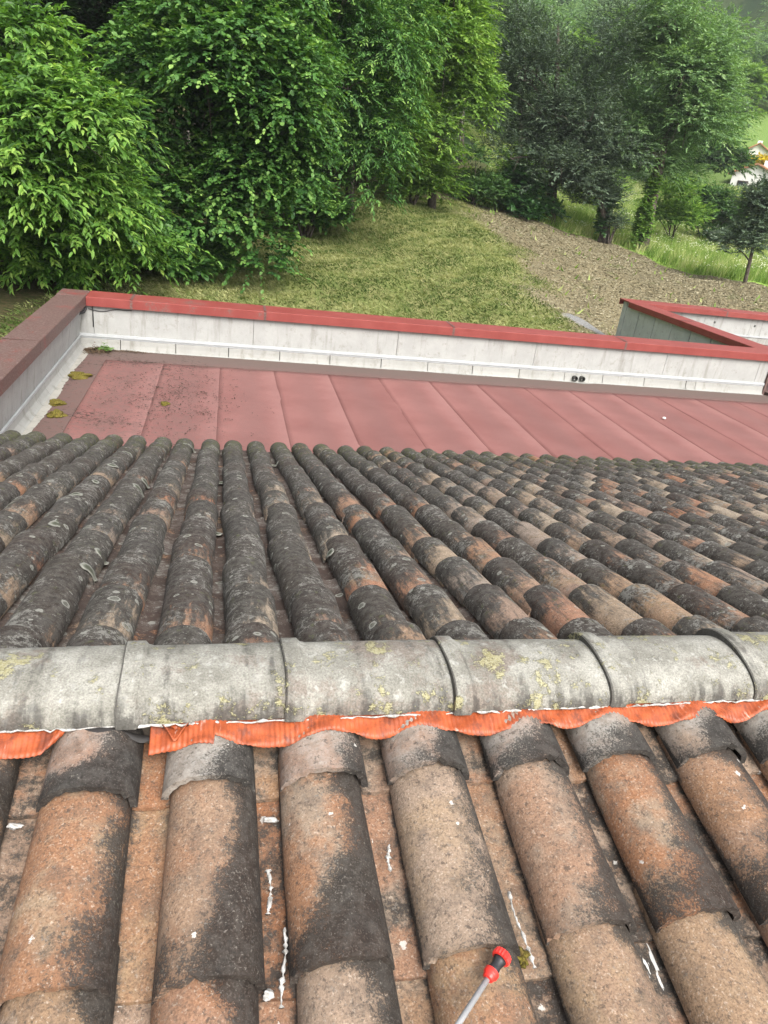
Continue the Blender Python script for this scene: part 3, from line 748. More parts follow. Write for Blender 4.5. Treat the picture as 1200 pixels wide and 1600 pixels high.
o = blob('pebble', (7.67, 9.66, ZF+.03), (.035, .03, .022), plain('pale_stone', (.62, .6, .56)), None, 8, 2, .2, 2); tag(o, 'small white pebble lying alone on the pink felt', 'pebble')

# spray lance in the near foreground
M_RED = plain('red_plastic', (.62, .03, .022), .38, .5, .08); M_ROD = plain('brushed_steel', (.27, .275, .28), .35, .5, .1, 90); M_GRIP = plain('black_plastic', (.018, .018, .02), .4, .5, .1)
lance = thing('spray_lance', 'thin grey sprayer lance with red and black nozzle lying on the near tiles', 'sprayer lance', (.487, -.623, -.03))
tip, tail = np.array([.4905, -.6140, -.030]), np.array([.25, -.82, -.062])
ax = (tail-tip)/np.linalg.norm(tail-tip); e1 = np.cross(ax, (0, 0, 1.0)); e1 /= np.linalg.norm(e1); e2 = np.cross(e1, ax)
def lathe(prof, n=28, teeth=0, dep=0):
    V, F = [], []
    for i, (s, r) in enumerate(prof):
        for k in range(n):
            q = 2*math.pi*k/n; rr = r*(1+dep*(1 if k % 2 else -1)) if teeth and r > .011 else r
            V.append(tip+ax*s+rr*(math.cos(q)*e1+math.sin(q)*e2))
    for i in range(len(prof)-1):
        for k in range(n): F.append((i*n+k, i*n+(k+1) % n, (i+1)*n+(k+1) % n, (i+1)*n+k))
    F += [tuple(range(n))[::-1], tuple((len(prof)-1)*n+k for k in range(n))]
    return MB().add(V, F)
keep(lathe([(0, .0095), (.002, .0145), (.009, .0155), (.0135, .0152), (.0145, .0125)], 36, 1, .055).build('nozzle_ring', M_RED), lance)
keep(lathe([(.0135, .0118), (.019, .0105), (.026, .0088), (.033, .0095), (.0365, .0105), (.0385, .0100)]).build('nozzle_body', M_GRIP, None, True), lance)
keep(lathe([(.0375, .0095), (.039, .0128), (.046, .0128), (.049, .0105), (.054, .009), (.0555, .0062)]).build('lance_collar', M_RED, None, False, .0006), lance)
keep(lathe([(.053, .0048), (.32, .0048)], 20).build('lance_tube', M_ROD, None, True), lance)

# ------------------------------------------------------------------ terrain
ctrl = [  # (px, py, distance) of ground seen in the photograph
 (0,520,14.6),(100,440,18.5),(300,455,19.2),(540,300,32),(400,380,24),(640,310,35),(750,338,36),(870,357,42),(945,382,43),(1000,392,43),(1190,447,38),(1190,485,32.5),
 (1050,422,40),(800,512,21.3),(930,518,23.2),(700,430,24.5),(560,400,25),(1100,378,60),(950,340,58),(1190,402,60),(1040,330,75),(1190,330,82),(1185,290,98),(1195,255,112),(1195,195,140),
 (850,30,205),(1100,-30,260),(1195,40,240),(980,120,170),(1080,130,170),(700,60,150),(300,330,30),(100,330,27),(0,300,28),(300,200,45),(0,150,45),(450,150,60),(700,190,75),(820,230,90),(930,210,105),(500,-100,120),(200,-200,110),(-300,100,60)]
G = [at(*c) for c in ctrl]
G += [np.array(p, float) for p in [(-3,2,-4.0),(-4,8,-3.8),(5,14,-3.6),(9,14.2,-3.7),(14,20,-3.5),(20,10,-4.0),(12,2,-4.0),(4,-4,-4.2),(-12,2,-2.5),(-12,14,-1.5),(-40,10,6),(-40,40,16),(40,0,-5),(60,20,-5),(90,-10,-6),(-40,-30,4),(40,-40,-6),(150,60,15),(140,200,70),(0,250,110),(-120,150,90),(-120,0,40),(200,200,60),(200,0,10),(0,-60,-5)]]
G = np.array(G)
def tps_fit(P, z, lam):
    n = len(P); d = np.linalg.norm(P[:, None]-P[None], axis=2)/50; K = np.where(d > 0, d*d*np.log(d+1e-9), 0)+lam*np.eye(n)
    Q = np.concatenate([np.ones((n, 1)), P/50], 1); A = np.block([[K, Q], [Q.T, np.zeros((3, 3))]])
    return np.linalg.solve(A, np.concatenate([z, np.zeros(3)]))
TW = tps_fit(G[:, :2], G[:, 2], 2e-5)
def ground(x, y):
    x = np.asarray(x, float); y = np.asarray(y, float); sh = x.shape; p = np.stack([x.ravel(), y.ravel()], 1)
    d = np.linalg.norm(p[:, None]-G[None, :, :2], axis=2)/50; K = np.where(d > 0, d*d*np.log(d+1e-9), 0)
    z = K @ TW[:len(G)] + TW[len(G)] + (p/50) @ TW[len(G)+1:]
    z += .05*np.sin(x.ravel()*1.3+y.ravel()*.7)*np.sin(y.ravel()*.9)+.03*np.sin(x.ravel()*2.9-y.ravel()*2.1)
    z = np.maximum(z, -7)
    inb = (p[:, 0] > -2.75) & (p[:, 0] < 23) & (p[:, 1] > -4) & (p[:, 1] < np.where(p[:, 0] < 11.2, 12.5, 18.7))
    z = np.where(inb & (z > -3.0), -3.0, z)
    return z.reshape(sh)
def hit(px, py, d0=10, d1=260):
    """where the sight line through a pixel first meets the ground"""
    ds = np.linspace(d0, d1, 900); P = np.array([at(px, py, d) for d in ds]); below = P[:, 2] < ground(P[:, 0], P[:, 1])
    i = np.argmax(below); return P[i] if below.any() else P[-1]
def smooth(x, a, b):
    t = np.clip((np.asarray(x)-a)/(b-a), 0, 1); return t*t*(3-2*t)
def seg_side(x, y, pts):
    """signed distance to a polyline, positive on its right-hand side when walked from first to last"""
    best = np.full(np.shape(x), 1e9); sg = np.ones(np.shape(x))
    for (x0, y0), (x1, y1) in zip(pts, pts[1:]):
        dx, dy = x1-x0, y1-y0; t = np.clip(((x-x0)*dx+(y-y0)*dy)/(dx*dx+dy*dy), 0, 1)
        d = np.hypot(x-x0-t*dx, y-y0-t*dy); s = np.sign((x-x0)*dy-(y-y0)*dx); u = d < best
        best = np.where(u, d, best); sg = np.where(u, s, sg)
    return best*sg
mulch_line = [at(*p)[:2] for p in [(880,520,20.5),(850,470,23.5),(828,430,27),(805,392,31),(745,345,35.6),(700,300,44)]][::-1]
crest_line = [at(*p)[:2] for p in [(700,315,40),(880,360,42.5),(950,386,43.5),(1050,424,40.5),(1190,449,38.2),(1420,490,36)]]
wood_shade_line = [at(*p)[:2] for p in [(-250,600,12.5),(0,545,13.4),(110,452,16),(220,438,19),(430,372,24.5),(520,318,29),(560,296,33),(680,300,36),(745,322,38.5),(772,318,46),(770,300,60),(640,260,110)]]  # left end covers grass: tree shade there painted as dark wood floor
_vn = np.random.default_rng(99).uniform(0, 1, (256, 256))
def vnoise(x, y):
    xi, yi = np.floor(x).astype(int), np.floor(y).astype(int); fx, fy = x-xi, y-yi; fx = fx*fx*(3-2*fx); fy = fy*fy*(3-2*fy)
    q = lambda i, j: _vn[i % 256, j % 256]
    return (q(xi, yi)*(1-fx)+q(xi+1, yi)*fx)*(1-fy)+(q(xi, yi+1)*(1-fx)+q(xi+1, yi+1)*fx)*fy
def zones(x, y):
    mul_ = smooth(-seg_side(x, y, [tuple(p) for p in mulch_line])+2.2*(vnoise(x*.5+3, y*.5)-.5), -1.6, 1.9)
    mead = smooth(-seg_side(x, y, [tuple(p) for p in crest_line]), -.25, .35)
    wood = smooth(-seg_side(x, y, [tuple(p) for p in wood_shade_line]), -.8, 1.5)  # wood floor, and tree shade over grass at the left end
    gp = hit(930, 515); grav = 1-smooth(np.hypot((x-gp[0])/1.5, (y-gp[1])/1.0), .4, 1.15)
    return mul_, mead, wood, grav
def lawn(x, y):
    p = at(1230, 260, 128); return 1-smooth(np.hypot(x-p[0], y-p[1]), 22, 42)
def hilly(x, y): return smooth(np.hypot(x, y), 50, 70)
gx = np.unique(np.round(np.concatenate([np.arange(-130, -20, 5), np.arange(-20, 34, .4), np.arange(34, 80, 1.5), np.arange(80, 270, 5)]), 3))
gy = np.unique(np.round(np.concatenate([np.arange(-70, 10, 5), np.arange(10, 50, .4), np.arange(50, 100, 1.5), np.arange(100, 320, 5)]), 3))
XX, YY = np.meshgrid(gx, gy, indexing='ij'); ZZ = ground(XX, YY)
mz, ez, wz, vz = zones(XX, YY)
def ground_mat():
    t = NT('ground_cover'); P = t.pos; mu, me_, wo, gr = (t.attr(k) for k in ('mulch', 'meadow', 'wood', 'gravel'))
    n = t.noise(P, .55, 5, .65); f = t.noise(P, 9, 6, .75); f2 = t.noise(P, 45, 4, .75)
    stripe = t.noise(t.vmath('ADD', t.scale(P, (2.2, .55, 1.0)), t.scale(t.n('NewGeometry').outputs['Position'], (.9, .5, 0))), 1.3, 5, .7, .6)
    grass = t.mix(t.step(stripe, .36, .62), (.09, .125, .032), (.20, .205, .08))
    grass = t.mix(t.mul(t.step(n, .45, .65), .5), grass, (.115, .16, .034)); grass = t.mix(t.mul(t.step(f2, .42, .7), .5), grass, (.31, .28, .135))
    chip = t.mix(t.step(f, .35, .66), (.13, .11, .062), (.25, .22, .13)); chip = t.mix(t.mul(t.step(f2, .5, .66), .7), chip, (.38, .29, .19))
    chip = t.mix(t.mul(t.step(t.noise(P, .8, 4, .6), .56, .66), .6), chip, (.10, .13, .035))
    mead = t.mix(t.step(f, .35, .65), (.14, .26, .035), (.25, .37, .07)); mead = t.mix(t.mul(t.step(f2, .55, .68), .5), mead, (.38, .40, .22))
    floor = t.mix(t.step(f, .35, .65), (.035, .045, .014), (.085, .068, .035))
    stone = t.mix(t.step(f2, .35, .65), (.13, .13, .125), (.34, .34, .33))
    e = lambda z: t.step(t.add(z, t.mul(t.sub(f, .5), 1.2)), .25, .75)
    c = t.mix(e(mu), grass, chip); c = t.mix(e(me_), c, mead); c = t.mix(e(wo), c, floor); c = t.mix(e(gr), c, stone)
    c = t.mix(t.attr('hill'), c, t.mix(t.step(t.noise(P, .12, 5, .6), .4, .6), (.03, .058, .02), (.075, .11, .035)))
    c = t.mix(t.attr('lawn'), c, (.13, .20, .05))
    t.bump(t.add(f, t.mul(f2, .5)), .08, .8); return t.fin(c, .95, .1)
terr = obj('terrain', np.stack([XX, YY, ZZ], -1), grid_faces(len(gx), len(gy)), ground_mat(), None, True,
   {k: ('FLOAT', 'POINT', v.ravel()) for k, v in (('mulch', mz), ('meadow', ez), ('wood', wz), ('gravel', vz), ('hill', hilly(XX, YY)), ('lawn', lawn(XX, YY)))})
tag(terr, 'mown bank rising behind the roof into wooded hillside', None, None, 'structure')

# ------------------------------------------------------------------ grass blades, mulch chips, meadow
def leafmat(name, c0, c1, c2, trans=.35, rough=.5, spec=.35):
    """c0 older leaves, c1 usual, c2 young shoot tips; per-leaf variation comes from the mesh"""
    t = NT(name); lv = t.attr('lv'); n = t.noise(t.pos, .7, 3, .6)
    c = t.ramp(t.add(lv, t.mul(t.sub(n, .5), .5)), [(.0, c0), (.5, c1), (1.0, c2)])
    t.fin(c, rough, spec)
    tr = t.n('BsdfTranslucent'); t.link(t.mix(1.0, c, (1.15, 1.2, .55), 'MULTIPLY'), tr.inputs[0])
    mx = t.n('MixShader'); mx.inputs[0].default_value = trans
    t.t.links.new(t.b.outputs[0], mx.inputs[1]); t.t.links.new(tr.outputs[0], mx.inputs[2]); t.t.links.new(mx.outputs[0], t.out.inputs[0])
    return t.m
def swath(x, y):     # cut grass lies in short combed streaks along the slope
    a = math.radians(38); u, v = x*math.cos(a)+y*math.sin(a), -x*math.sin(a)+y*math.cos(a)
    return .45*vnoise(u*.55, v*3.2)+.35*vnoise(u*1.3+40, v*7)+.2*vnoise(x*.35+9, y*.35)
def blades(name, X, Y, h, wd, mat, lean, seed, label, combed=False):
    g = np.random.default_rng(seed); n = len(X); Z = ground(X, Y); H = h*g.uniform(.5, 1.4, n); a = g.uniform(0, 6.28, n)
    dx, dy = np.cos(a)*wd*.5, np.sin(a)*wd*.5; cb = combed and lean > 1; lx = g.normal(0, lean, n)*H+H*lean*(-1.1 if cb else .5); ly = g.normal(0, lean, n)*H-(H*lean*.9 if cb else 0)
    V = np.stack([np.stack([X-dx, Y-dy, Z-.02], 1), np.stack([X+dx, Y+dy, Z-.02], 1), np.stack([X+lx, Y+ly, Z+H], 1)], 1).reshape(-1, 3)
    lvv = np.clip((swath(X, Y)-.5)*2.6+.5+g.normal(0, .16, n), 0, 1) if combed else g.uniform(0, 1, n)
    o = obj(name, V, np.arange(3*n).reshape(-1, 3), mat, None, False, {'lv': ('FLOAT', 'FACE', lvv)})
    return tag(o, label, 'grass', None, 'stuff')
g = np.random.default_rng(21)
def scatter(n, x0, x1, y0, y1, cond):
    X = g.uniform(x0, x1, n); Y = g.uniform(y0, y1, n); mu, me_, wo, gr = zones(X, Y); Z = ground(X, Y)
    px, py, z = project(np.stack([X, Y, Z], 1)); vis = (px > -150) & (px < 1350) & (py < 640) & (py > 100)
    k = cond(mu, me_, wo, gr) & vis; return X[k], Y[k]
M_MOWN = leafmat('mown_grass', (.07, .115, .028), (.165, .21, .068), (.36, .37, .17), .2, .8, .1)
X, Y = scatter(330000, -6, 22, 12.6, 44, lambda a, b, c, d: (a < g.uniform(.1, .95, len(a))) & (b < .5) & (c < .8) & (d < .4))
blades('mown_grass', X, Y, .055, .045, M_MOWN, 1.3, 1, 'pale mown grass on the bank behind the roof', True)
M_CHIP = leafmat('mulch_chips', (.11, .092, .055), (.235, .21, .13), (.42, .385, .27), .0, .9, .1)
X, Y = scatter(330000, 4, 36, 15, 46, lambda a, b, c, d: (a > g.uniform(.1, .95, len(a))) & (b < .55) & (d < .5))
n = len(X); Z = ground(X, Y)+.015; a_ = g.uniform(0, 6.28, n); l = g.uniform(.018, .06, n); w_ = l*g.uniform(.3, .7, n)
d1 = np.stack([np.cos(a_)*l, np.sin(a_)*l, g.normal(0, .18, n)*l], 1); d2 = np.stack([-np.sin(a_)*w_, np.cos(a_)*w_, g.normal(0, .25, n)*w_], 1); c_ = np.stack([X, Y, Z], 1)
V = np.stack([c_-d1, c_-d2, c_+d1, c_+d2], 1).reshape(-1, 3)
o = obj('mulch', V, np.arange(4*n).reshape(-1, 4), M_CHIP, None, False, {'lv': ('FLOAT', 'FACE', g.beta(1.6, 2.2, n))}); tag(o, 'brown mulch of wood chips and dry cuttings on the slope', 'mulch', None, 'stuff')
M_MEAD = leafmat('meadow_grass', (.11, .19, .035), (.22, .32, .07), (.45, .46, .22), .35, .6, .2)
X, Y = scatter(200000, 8, 60, 30, 75, lambda a, b, c, d: (b > .6) & (c < .6))
blades('meadow_grass', X, Y, .5, .045, M_MEAD, .3, 2, 'tall bright green meadow grass beyond the mulch', True)
k_ = vnoise(X*.9, Y*.9) > .52; X, Y = X[k_][:6000], Y[k_][:6000]; n = len(X); Z = ground(X, Y)+g.uniform(.4, .62, n); l = g.uniform(.025, .06, n)
V = np.stack([np.stack([X-l, Y, Z], 1), np.stack([X, Y-l, Z+l*.4], 1), np.stack([X+l, Y, Z], 1), np.stack([X, Y+l, Z+l*.5], 1)], 1).reshape(-1, 3)
o = obj('meadow_flowers', V, np.arange(4*n).reshape(-1, 4), plain('flower_white', (.7, .7, .52), .8)); tag(o, 'white and cream wild flowers standing in the meadow', 'flowers', None, 'stuff')
X, Y = scatter(700, 4, 36, 15, 46, lambda a, b, c, d: (a > .3) & (b < .5)); blades('weeds', X, Y, .16, .12, M_MEAD, .6, 4, 'green weed tufts coming up through the mulch')

# ------------------------------------------------------------------ trees
def leaf_template(kind):
    if kind == 'long':    # serrated lance leaf folded along the midrib, drooping tip
        v = [(0,0,0),(.3,.16,.03),(.3,0,-.02),(.3,-.16,.03),(.68,.15,-.02),(.68,0,-.08),(.68,-.15,-.02),(1,0,-.22)]
    elif kind == 'oval':
        v = [(0,0,0),(.28,.32,.05),(.28,0,0),(.28,-.32,.05),(.66,.31,.0),(.66,0,-.06),(.66,-.31,0),(1,0,-.14)]
    else:                 # spray: a card of several leaflets for trees farther off
        v = [(0,0,0),(.42,.22,.05),(1,0,-.1),(.42,-.22,.05)]
        return np.array(v), [np.array([[0,3,2],[0,2,1]])]
    return np.array(v, float), [np.array([[0,3,2],[0,2,1],[5,6,7],[5,7,4]]), np.array([[2,3,6,5],[1,2,5,4]])]
def leaves(C, D, N, L, tmpl):
    """leaf instances: base C, pointing along D, blade normal about N, length L -> vertices, faces"""
    v, fs = leaf_template(tmpl); D = D/np.linalg.norm(D, axis=1, keepdims=True)
    Bn = np.cross(N, D); Bn /= np.linalg.norm(Bn, axis=1, keepdims=True)+1e-9; N = np.cross(D, Bn)
    V = C[:, None]+L[:, None, None]*(v[None, :, :1]*D[:, None]+v[None, :, 1:2]*Bn[:, None]+v[None, :, 2:]*N[:, None])
    n, k = len(C), len(v); off = (np.arange(n)*k)[:, None, None]
    F = [(f[None]+off).reshape(-1, f.shape[1]) for f in fs]; per = [len(f) for f in fs]
    return V.reshape(-1, 3), F, per
def in_view(P, m=260):
    px, py, z = project(P); return (z > 1) & (px > -m) & (px < 1200+m) & (py > -m*2) & (py < 1000)
def foliage(g, blobs, nshoot, nleaf, slen, L, droop, tmpl, up=.35, shell=.55):
    """leafy shoots growing out of the skin of several lobes; returns arrays for leaves()"""
    blobs = np.array(blobs); vol = (blobs[:, 3]*blobs[:, 4]*blobs[:, 5])**.667; pick = g.choice(len(blobs), nshoot, p=vol/vol.sum())
    u = g.normal(0, 1, (nshoot, 3)); u /= np.linalg.norm(u, axis=1, keepdims=True); u[:, 2] = np.where(u[:, 2] < -.45, -u[:, 2], u[:, 2])
    K = g.normal(0, 2.2, (5, 3)); ph = g.uniform(0, 6.28, 5); lump = 1+.16*np.sin(u @ K.T*1.6+ph+pick[:, None]*2.1).sum(1)/1.6
    r = g.uniform(shell**2, 1, nshoot)**.5*lump
    base = blobs[pick, :3]+u*blobs[pick, 3:]*r[:, None]
    d = u*np.array([1, 1, .35])+g.normal(0, .33, (nshoot, 3))+np.array([0, 0, up]); d /= np.linalg.norm(d, axis=1, keepdims=True)
    k = in_view(base); base, d, r = base[k], d[k], r[k]; n = len(base)
    q = (np.arange(nleaf)+.6)/nleaf; sl = slen*g.uniform(.5, 1.3, n)
    P = base[:, None]+d[:, None]*(sl[:, None]*q)[:, :, None]; P[:, :, 2] -= droop*sl[:, None]*q**2
    side = np.cross(d, np.array([0, 0, 1.0])); side /= np.linalg.norm(side, axis=1, keepdims=True)+1e-9
    sgn = np.where(np.arange(nleaf) % 2 == 0, 1, -1.0)
    D = d[:, None]*(.35+.9*q[None, :, None])+side[:, None]*sgn[None, :, None]*(1.15-.75*q)[None, :, None]+g.normal(0, .25, (n, nleaf, 3)); D[:, :, 2] -= .25+droop*.9*q
    N = np.array([0, 0, 1.0])+g.normal(0, .38, (n, nleaf, 3))+d[:, None]*.35
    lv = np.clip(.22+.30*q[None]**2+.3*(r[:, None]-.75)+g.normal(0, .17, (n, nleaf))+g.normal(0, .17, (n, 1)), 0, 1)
    LL = L*g.uniform(.6, 1.25, (n, nleaf))
    return P.reshape(-1, 3), D.reshape(-1, 3), N.reshape(-1, 3), LL.ravel(), lv.ravel()
def lobes(g, c, rx, ry, rz, n, rr, low=-.8):
    out = []
    for k in range(n):
        u = g.normal(0, 1, 3); u /= np.linalg.norm(u); u[2] = max(u[2], low); q = g.uniform(.35, .85)
        s = rr*g.uniform(.7, 1.3); out.append((c[0]+u[0]*rx*q, c[1]+u[1]*ry*q, c[2]+u[2]*rz*q, rx*s, ry*s, rz*s*.72))
    return out
def bark_mat(name, c0, c1):
    t = NT(name); n = t.noise(t.scale(t.pos, (3, 3, .7)), 9, 5, .7); t.bump(n, .03); return t.fin(t.mix(t.step(n, .35, .65), c0, c1), .95, .1)
M_BARK, M_PALEBARK = bark_mat('grey_brown_bark', (.045, .037, .03), (.13, .11, .09)), bark_mat('pale_bark', (.14, .13, .11), (.30, .28, .24))
def branch_path(g, a, b, n=7, sag=.12):
    t = np.linspace(0, 1, n)[:, None]; a, b = np.array(a), np.array(b); ln = np.linalg.norm(b-a)
    return a+(b-a)*t+np.cumsum(g.normal(0, sag*ln/n/1.6, (n, 3)), 0)*t*(1.2-t)+np.array([0, 0, 1])*ln*.08*np.sin(t*3.14)
def tree(name, label, cat, base, crown, r0, mat, nshoot, nleaf, slen, L, droop, tmpl, seed, nlobe=16, rr=.42, bark=None, group=None, parts=0, up=.35, low=-.8, extra=None, nlimb=7, lean=(0, 0)):
    """crown = (centre, rx, ry, rz)"""
    g = np.random.default_rng(seed); c, rx, ry, rz = crown; c = np.array(c); bark = bark or M_BARK
    t = thing(name, label, cat, tuple(base), group); o3 = np.array(base)
    bl = lobes(g, c, rx, ry, rz, nlobe, rr, low)+list(extra or [])
    top = c+np.array([lean[0], lean[1], rz*.55]); path = branch_path(g, (0, 0, -.3), top-o3, 9, .10)
    MB().tube(path, np.linspace(r0, r0*.18, 9), 9).build('trunk', bark, t, True)
    order = sorted(range(len(bl)), key=lambda i: np.linalg.norm(np.array(bl[i][:3])-CAM))[:nlimb]
    for i in order:
        e = np.array(bl[i][:3])-o3; k = int(np.argmin(np.abs(path[:, 2]-(e[2]-.35*np.hypot(*(e-path[4])[:2]))))); k = min(max(k, 2), 7)
        pp = branch_path(g, path[k], e+np.array([0, 0, .1]), 7, .2); mb = MB(); mb.tube(pp, np.linspace(r0*.42, r0*.08, 7), 6)
        for z in range(5):
            q = pp[int(g.integers(3, 7))]; tip_ = q+g.normal(0, 1, 3)*np.array(bl[i][3:])*.6; mb.tube(branch_path(g, q, tip_, 5, .2), np.linspace(r0*.10, r0*.03, 5), 4, False)
        mb.build('limb', bark, t, True)
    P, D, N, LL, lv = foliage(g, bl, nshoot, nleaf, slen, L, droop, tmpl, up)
    if len(P) == 0: return t
    if parts:   # the leaves nearest to the camera become parts of their own, the rest is one crown
        near = np.argsort(np.linalg.norm(P-CAM, axis=1)+np.where(in_view(P, 0), 0, 99)); pick = near[:3000:10][:parts]
        lm = {}
        for q in range(3):
            v, fs = leaf_template(tmpl); lm[q] = mesh('leaf', v, fs, mat, False, {'lv': ('FLOAT', 'FACE', np.full(sum(len(f) for f in fs), [.35, .6, .85][q]))})
        for i in pick:
            d = Vector(D[i]).normalized(); b_ = Vector(N[i]).cross(d).normalized(); n_ = d.cross(b_)
            o = bpy.data.objects.new('leaf', lm[0 if lv[i] < .45 else 1 if lv[i] < .7 else 2]); COL.objects.link(o); o.parent = t
            M_ = Matrix.Identity(4); s_ = LL[i]
            for r_ in range(3): M_[r_][0], M_[r_][1], M_[r_][2], M_[r_][3] = d[r_]*s_, b_[r_]*s_, n_[r_]*s_, P[i][r_]-o3[r_]
            o.matrix_local = M_
        keepm = np.ones(len(P), bool); keepm[pick] = False; P, D, N, LL, lv = P[keepm], D[keepm], N[keepm], LL[keepm], lv[keepm]
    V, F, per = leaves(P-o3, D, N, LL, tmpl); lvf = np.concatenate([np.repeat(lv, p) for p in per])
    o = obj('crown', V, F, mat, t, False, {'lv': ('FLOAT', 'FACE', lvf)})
    if parts: o['kind'] = 'stuff'
    return t
L_CHEST = leafmat('chestnut_leaf', (.04, .105, .018), (.13, .27, .045), (.29, .43, .09), .38, .45, .35)
L_LIME = leafmat('broad_leaf', (.028, .082, .02), (.08, .19, .04), (.23, .375, .09), .36, .5, .28)
L_ASH = leafmat('ash_leaf', (.085, .16, .07), (.17, .29, .115), (.28, .40, .18), .36, .5, .3)
L_FRESH = leafmat('fresh_leaf', (.075, .155, .03), (.16, .29, .05), (.29, .41, .09), .4, .5, .3)
L_HOLM = leafmat('holm_oak_leaf', (.042, .066, .042), (.085, .13, .08), (.18, .24, .15), .22, .6, .3)
L_DARK = leafmat('understory_leaf', (.028, .07, .02), (.065, .145, .036), (.14, .24, .06), .3, .5, .3)
L_DEEP = leafmat('deep_shade_leaf', (.012, .03, .01), (.028, .07, .02), (.06, .12, .03), .2, .5, .3)  # darkness of the wood's interior put into the leaf colour
L_IVY = leafmat('ivy_leaf', (.015, .05, .015), (.035, .105, .022), (.08, .17, .04), .15, .35, .5)
L_GREY = leafmat('grey_shrub_leaf', (.10, .14, .11), (.17, .23, .165), (.28, .33, .24), .2, .6, .2)
def gp(x, y): return np.array([x, y, float(ground(np.array([x]), np.array([y]))[0])])
def foot(px, d):
    p = at(px, 400, d); return gp(p[0], p[1])
def crown_at(px, py, d, rpx, rpy, deep=.9):
    c = at(px, py, d); rx = rpx*d/FPX; return (c, rx, rx*deep, rpy*d/FPX)
WOOD = 'trees of the wood behind the roof'
tree('chestnut_tree', 'chestnut with long bright drooping leaves overhanging the left corner of the flat roof', 'tree', foot(40, 20.5), crown_at(40, 278, 17.6, 205, 172, .8), .2, L_CHEST, 5600, 13, .75, .172, .45, 'long', 1, 42, .27, parts=150, group=WOOD)
tree('broadleaf_tree', 'dark green broadleaf tree with pale shoot tips, right of the chestnut', 'tree', foot(330, 23.5), crown_at(350, 190, 20.5, 150, 250, .8), .22, L_LIME, 6900, 13, .7, .122, .5, 'oval', 2, 46, .27, parts=150, group=WOOD)
tree('broadleaf_tree', 'tree with hanging leafy branches over the top of the mown bank', 'tree', foot(540, 29), crown_at(540, 130, 26.5, 120, 215, .8), .2, L_LIME, 4600, 12, .8, .16, .6, 'long', 3, 32, .29, group=WOOD)
tree('ash_tree', 'feathery light green tree between the broadleaf wood and the grey oak', 'tree', foot(665, 34), crown_at(670, 130, 32, 100, 190, .9), .2, L_FRESH, 4800, 12, .9, .19, .4, 'spray', 4, 34, .27, group=WOOD)
tree('holm_oak', 'large dark grey-leaved oak in the middle of the tree line', 'tree', foot(850, 43.5), crown_at(850, 165, 42, 112, 165, .9), .32, L_HOLM, 6600, 12, .8, .15, .1, 'spray', 5, 46, .26, group=WOOD, up=.5)
tree('holm_oak', 'low grey oak with a dark bare trunk at the edge of the meadow', 'tree', foot(944, 43.3), crown_at(915, 262, 42.5, 62, 62, .9), .22, L_HOLM, 3000, 12, .7, .16, .1, 'spray', 6, 22, .34, group=WOOD, nlimb=6)
tree('ash_tree', 'big pale green tree with an ivy-clad trunk on the right', 'tree', foot(1000, 43.6), crown_at(1043, 160, 45, 106, 152, .9), .36, L_ASH, 7800, 12, 1.0, .185, .3, 'spray', 7, 48, .25, group=WOOD, nlimb=12, bark=M_BARK)
tree('young_oak', 'young dark oak standing alone in front of the meadow at the right edge', 'tree', foot(1178, 38.3), crown_at(1178, 352, 38.2, 40, 62, .9), .10, L_HOLM, 1300, 12, .5, .15, .1, 'spray', 8, 16, .42, nlimb=7)
# ivy on trunks and low shrubs
def bush(name, label, cat, px, py, d, rpx, rpy, mat, n, L, tmpl, seed, group=None, nl=9, slen=.45):
    c = at(px, py, d); b = gp(c[0], c[1]); g = np.random.default_rng(seed); rx = rpx*d/FPX; rz = rpy*d/FPX
    t = thing(name, label, cat, tuple(b), group)
    bl = lobes(g, c, rx, rx*.8, rz, nl, .5); P, D, N, LL, lv = foliage(g, bl, n, 9, slen, L, .25, tmpl, .5, .4)
    mb = MB()
    for k in range(6):
        e = np.array(bl[k % nl][:3])-b; mb.tube(branch_path(g, (g.normal(0, .1), g.normal(0, .1), -.1), e, 6, .15), np.linspace(.05, .012, 6), 5)
    mb.build('stems', M_BARK, t, True)
    if len(P): V, F, per = leaves(P-b, D, N, LL, tmpl); obj('foliage', V, F, mat, t, False, {'lv': ('FLOAT', 'FACE', np.concatenate([np.repeat(lv, p) for p in per]))})
    return t
SH = 'shrubs along the tree line'
bush('ivy_bush', 'dark glossy ivy mound at the foot of the grey oak', 'bush', 830, 312, 41.5, 48, 42, L_IVY, 1500, .17, 'oval', 20, SH)
bush('ivy_column', 'ivy climbing the trunk of the big pale tree', 'ivy', 1010, 330, 43.4, 13, 62, L_FRESH, 900, .13, 'oval', 21, SH, 12, .25)
bush('ivy_column', 'ivy sleeve round the trunk of the low grey oak', 'ivy', 945, 335, 43.2, 11, 40, L_IVY, 500, .13, 'oval', 22, SH, 10, .25)
bush('shrub', 'small grey twiggy shrub beside the low oak trunk', 'bush', 962, 345, 43.0, 13, 18, L_HOLM, 250, .11, 'spray', 23, SH)
bush('shrub', 'bright yellow-green shrub under the feathery tree', 'bush', 650, 262, 33, 52, 48, L_FRESH, 1500, .17, 'spray', 24, SH)
bush('shrub', 'dark thicket between the feathery tree and the ivy mound', 'bush', 745, 285, 39.5, 45, 40, L_DARK, 1300, .16, 'spray', 25, SH)
bush('shrub', 'light green hedge-like shrub just right of the ivy-clad trunk', 'bush', 1062, 318, 52, 40, 38, L_FRESH, 1200, .22, 'spray', 26, SH)
bush('shrub', 'dark shrub below the far houses', 'bush', 1110, 335, 58, 42, 36, L_DARK, 1100, .24, 'spray', 27, SH)
bush('shrub', 'small blue-grey shrub at the far edge of the meadow', 'bush', 1112, 372, 57, 16, 13, L_GREY, 400, .18, 'spray', 28, SH)
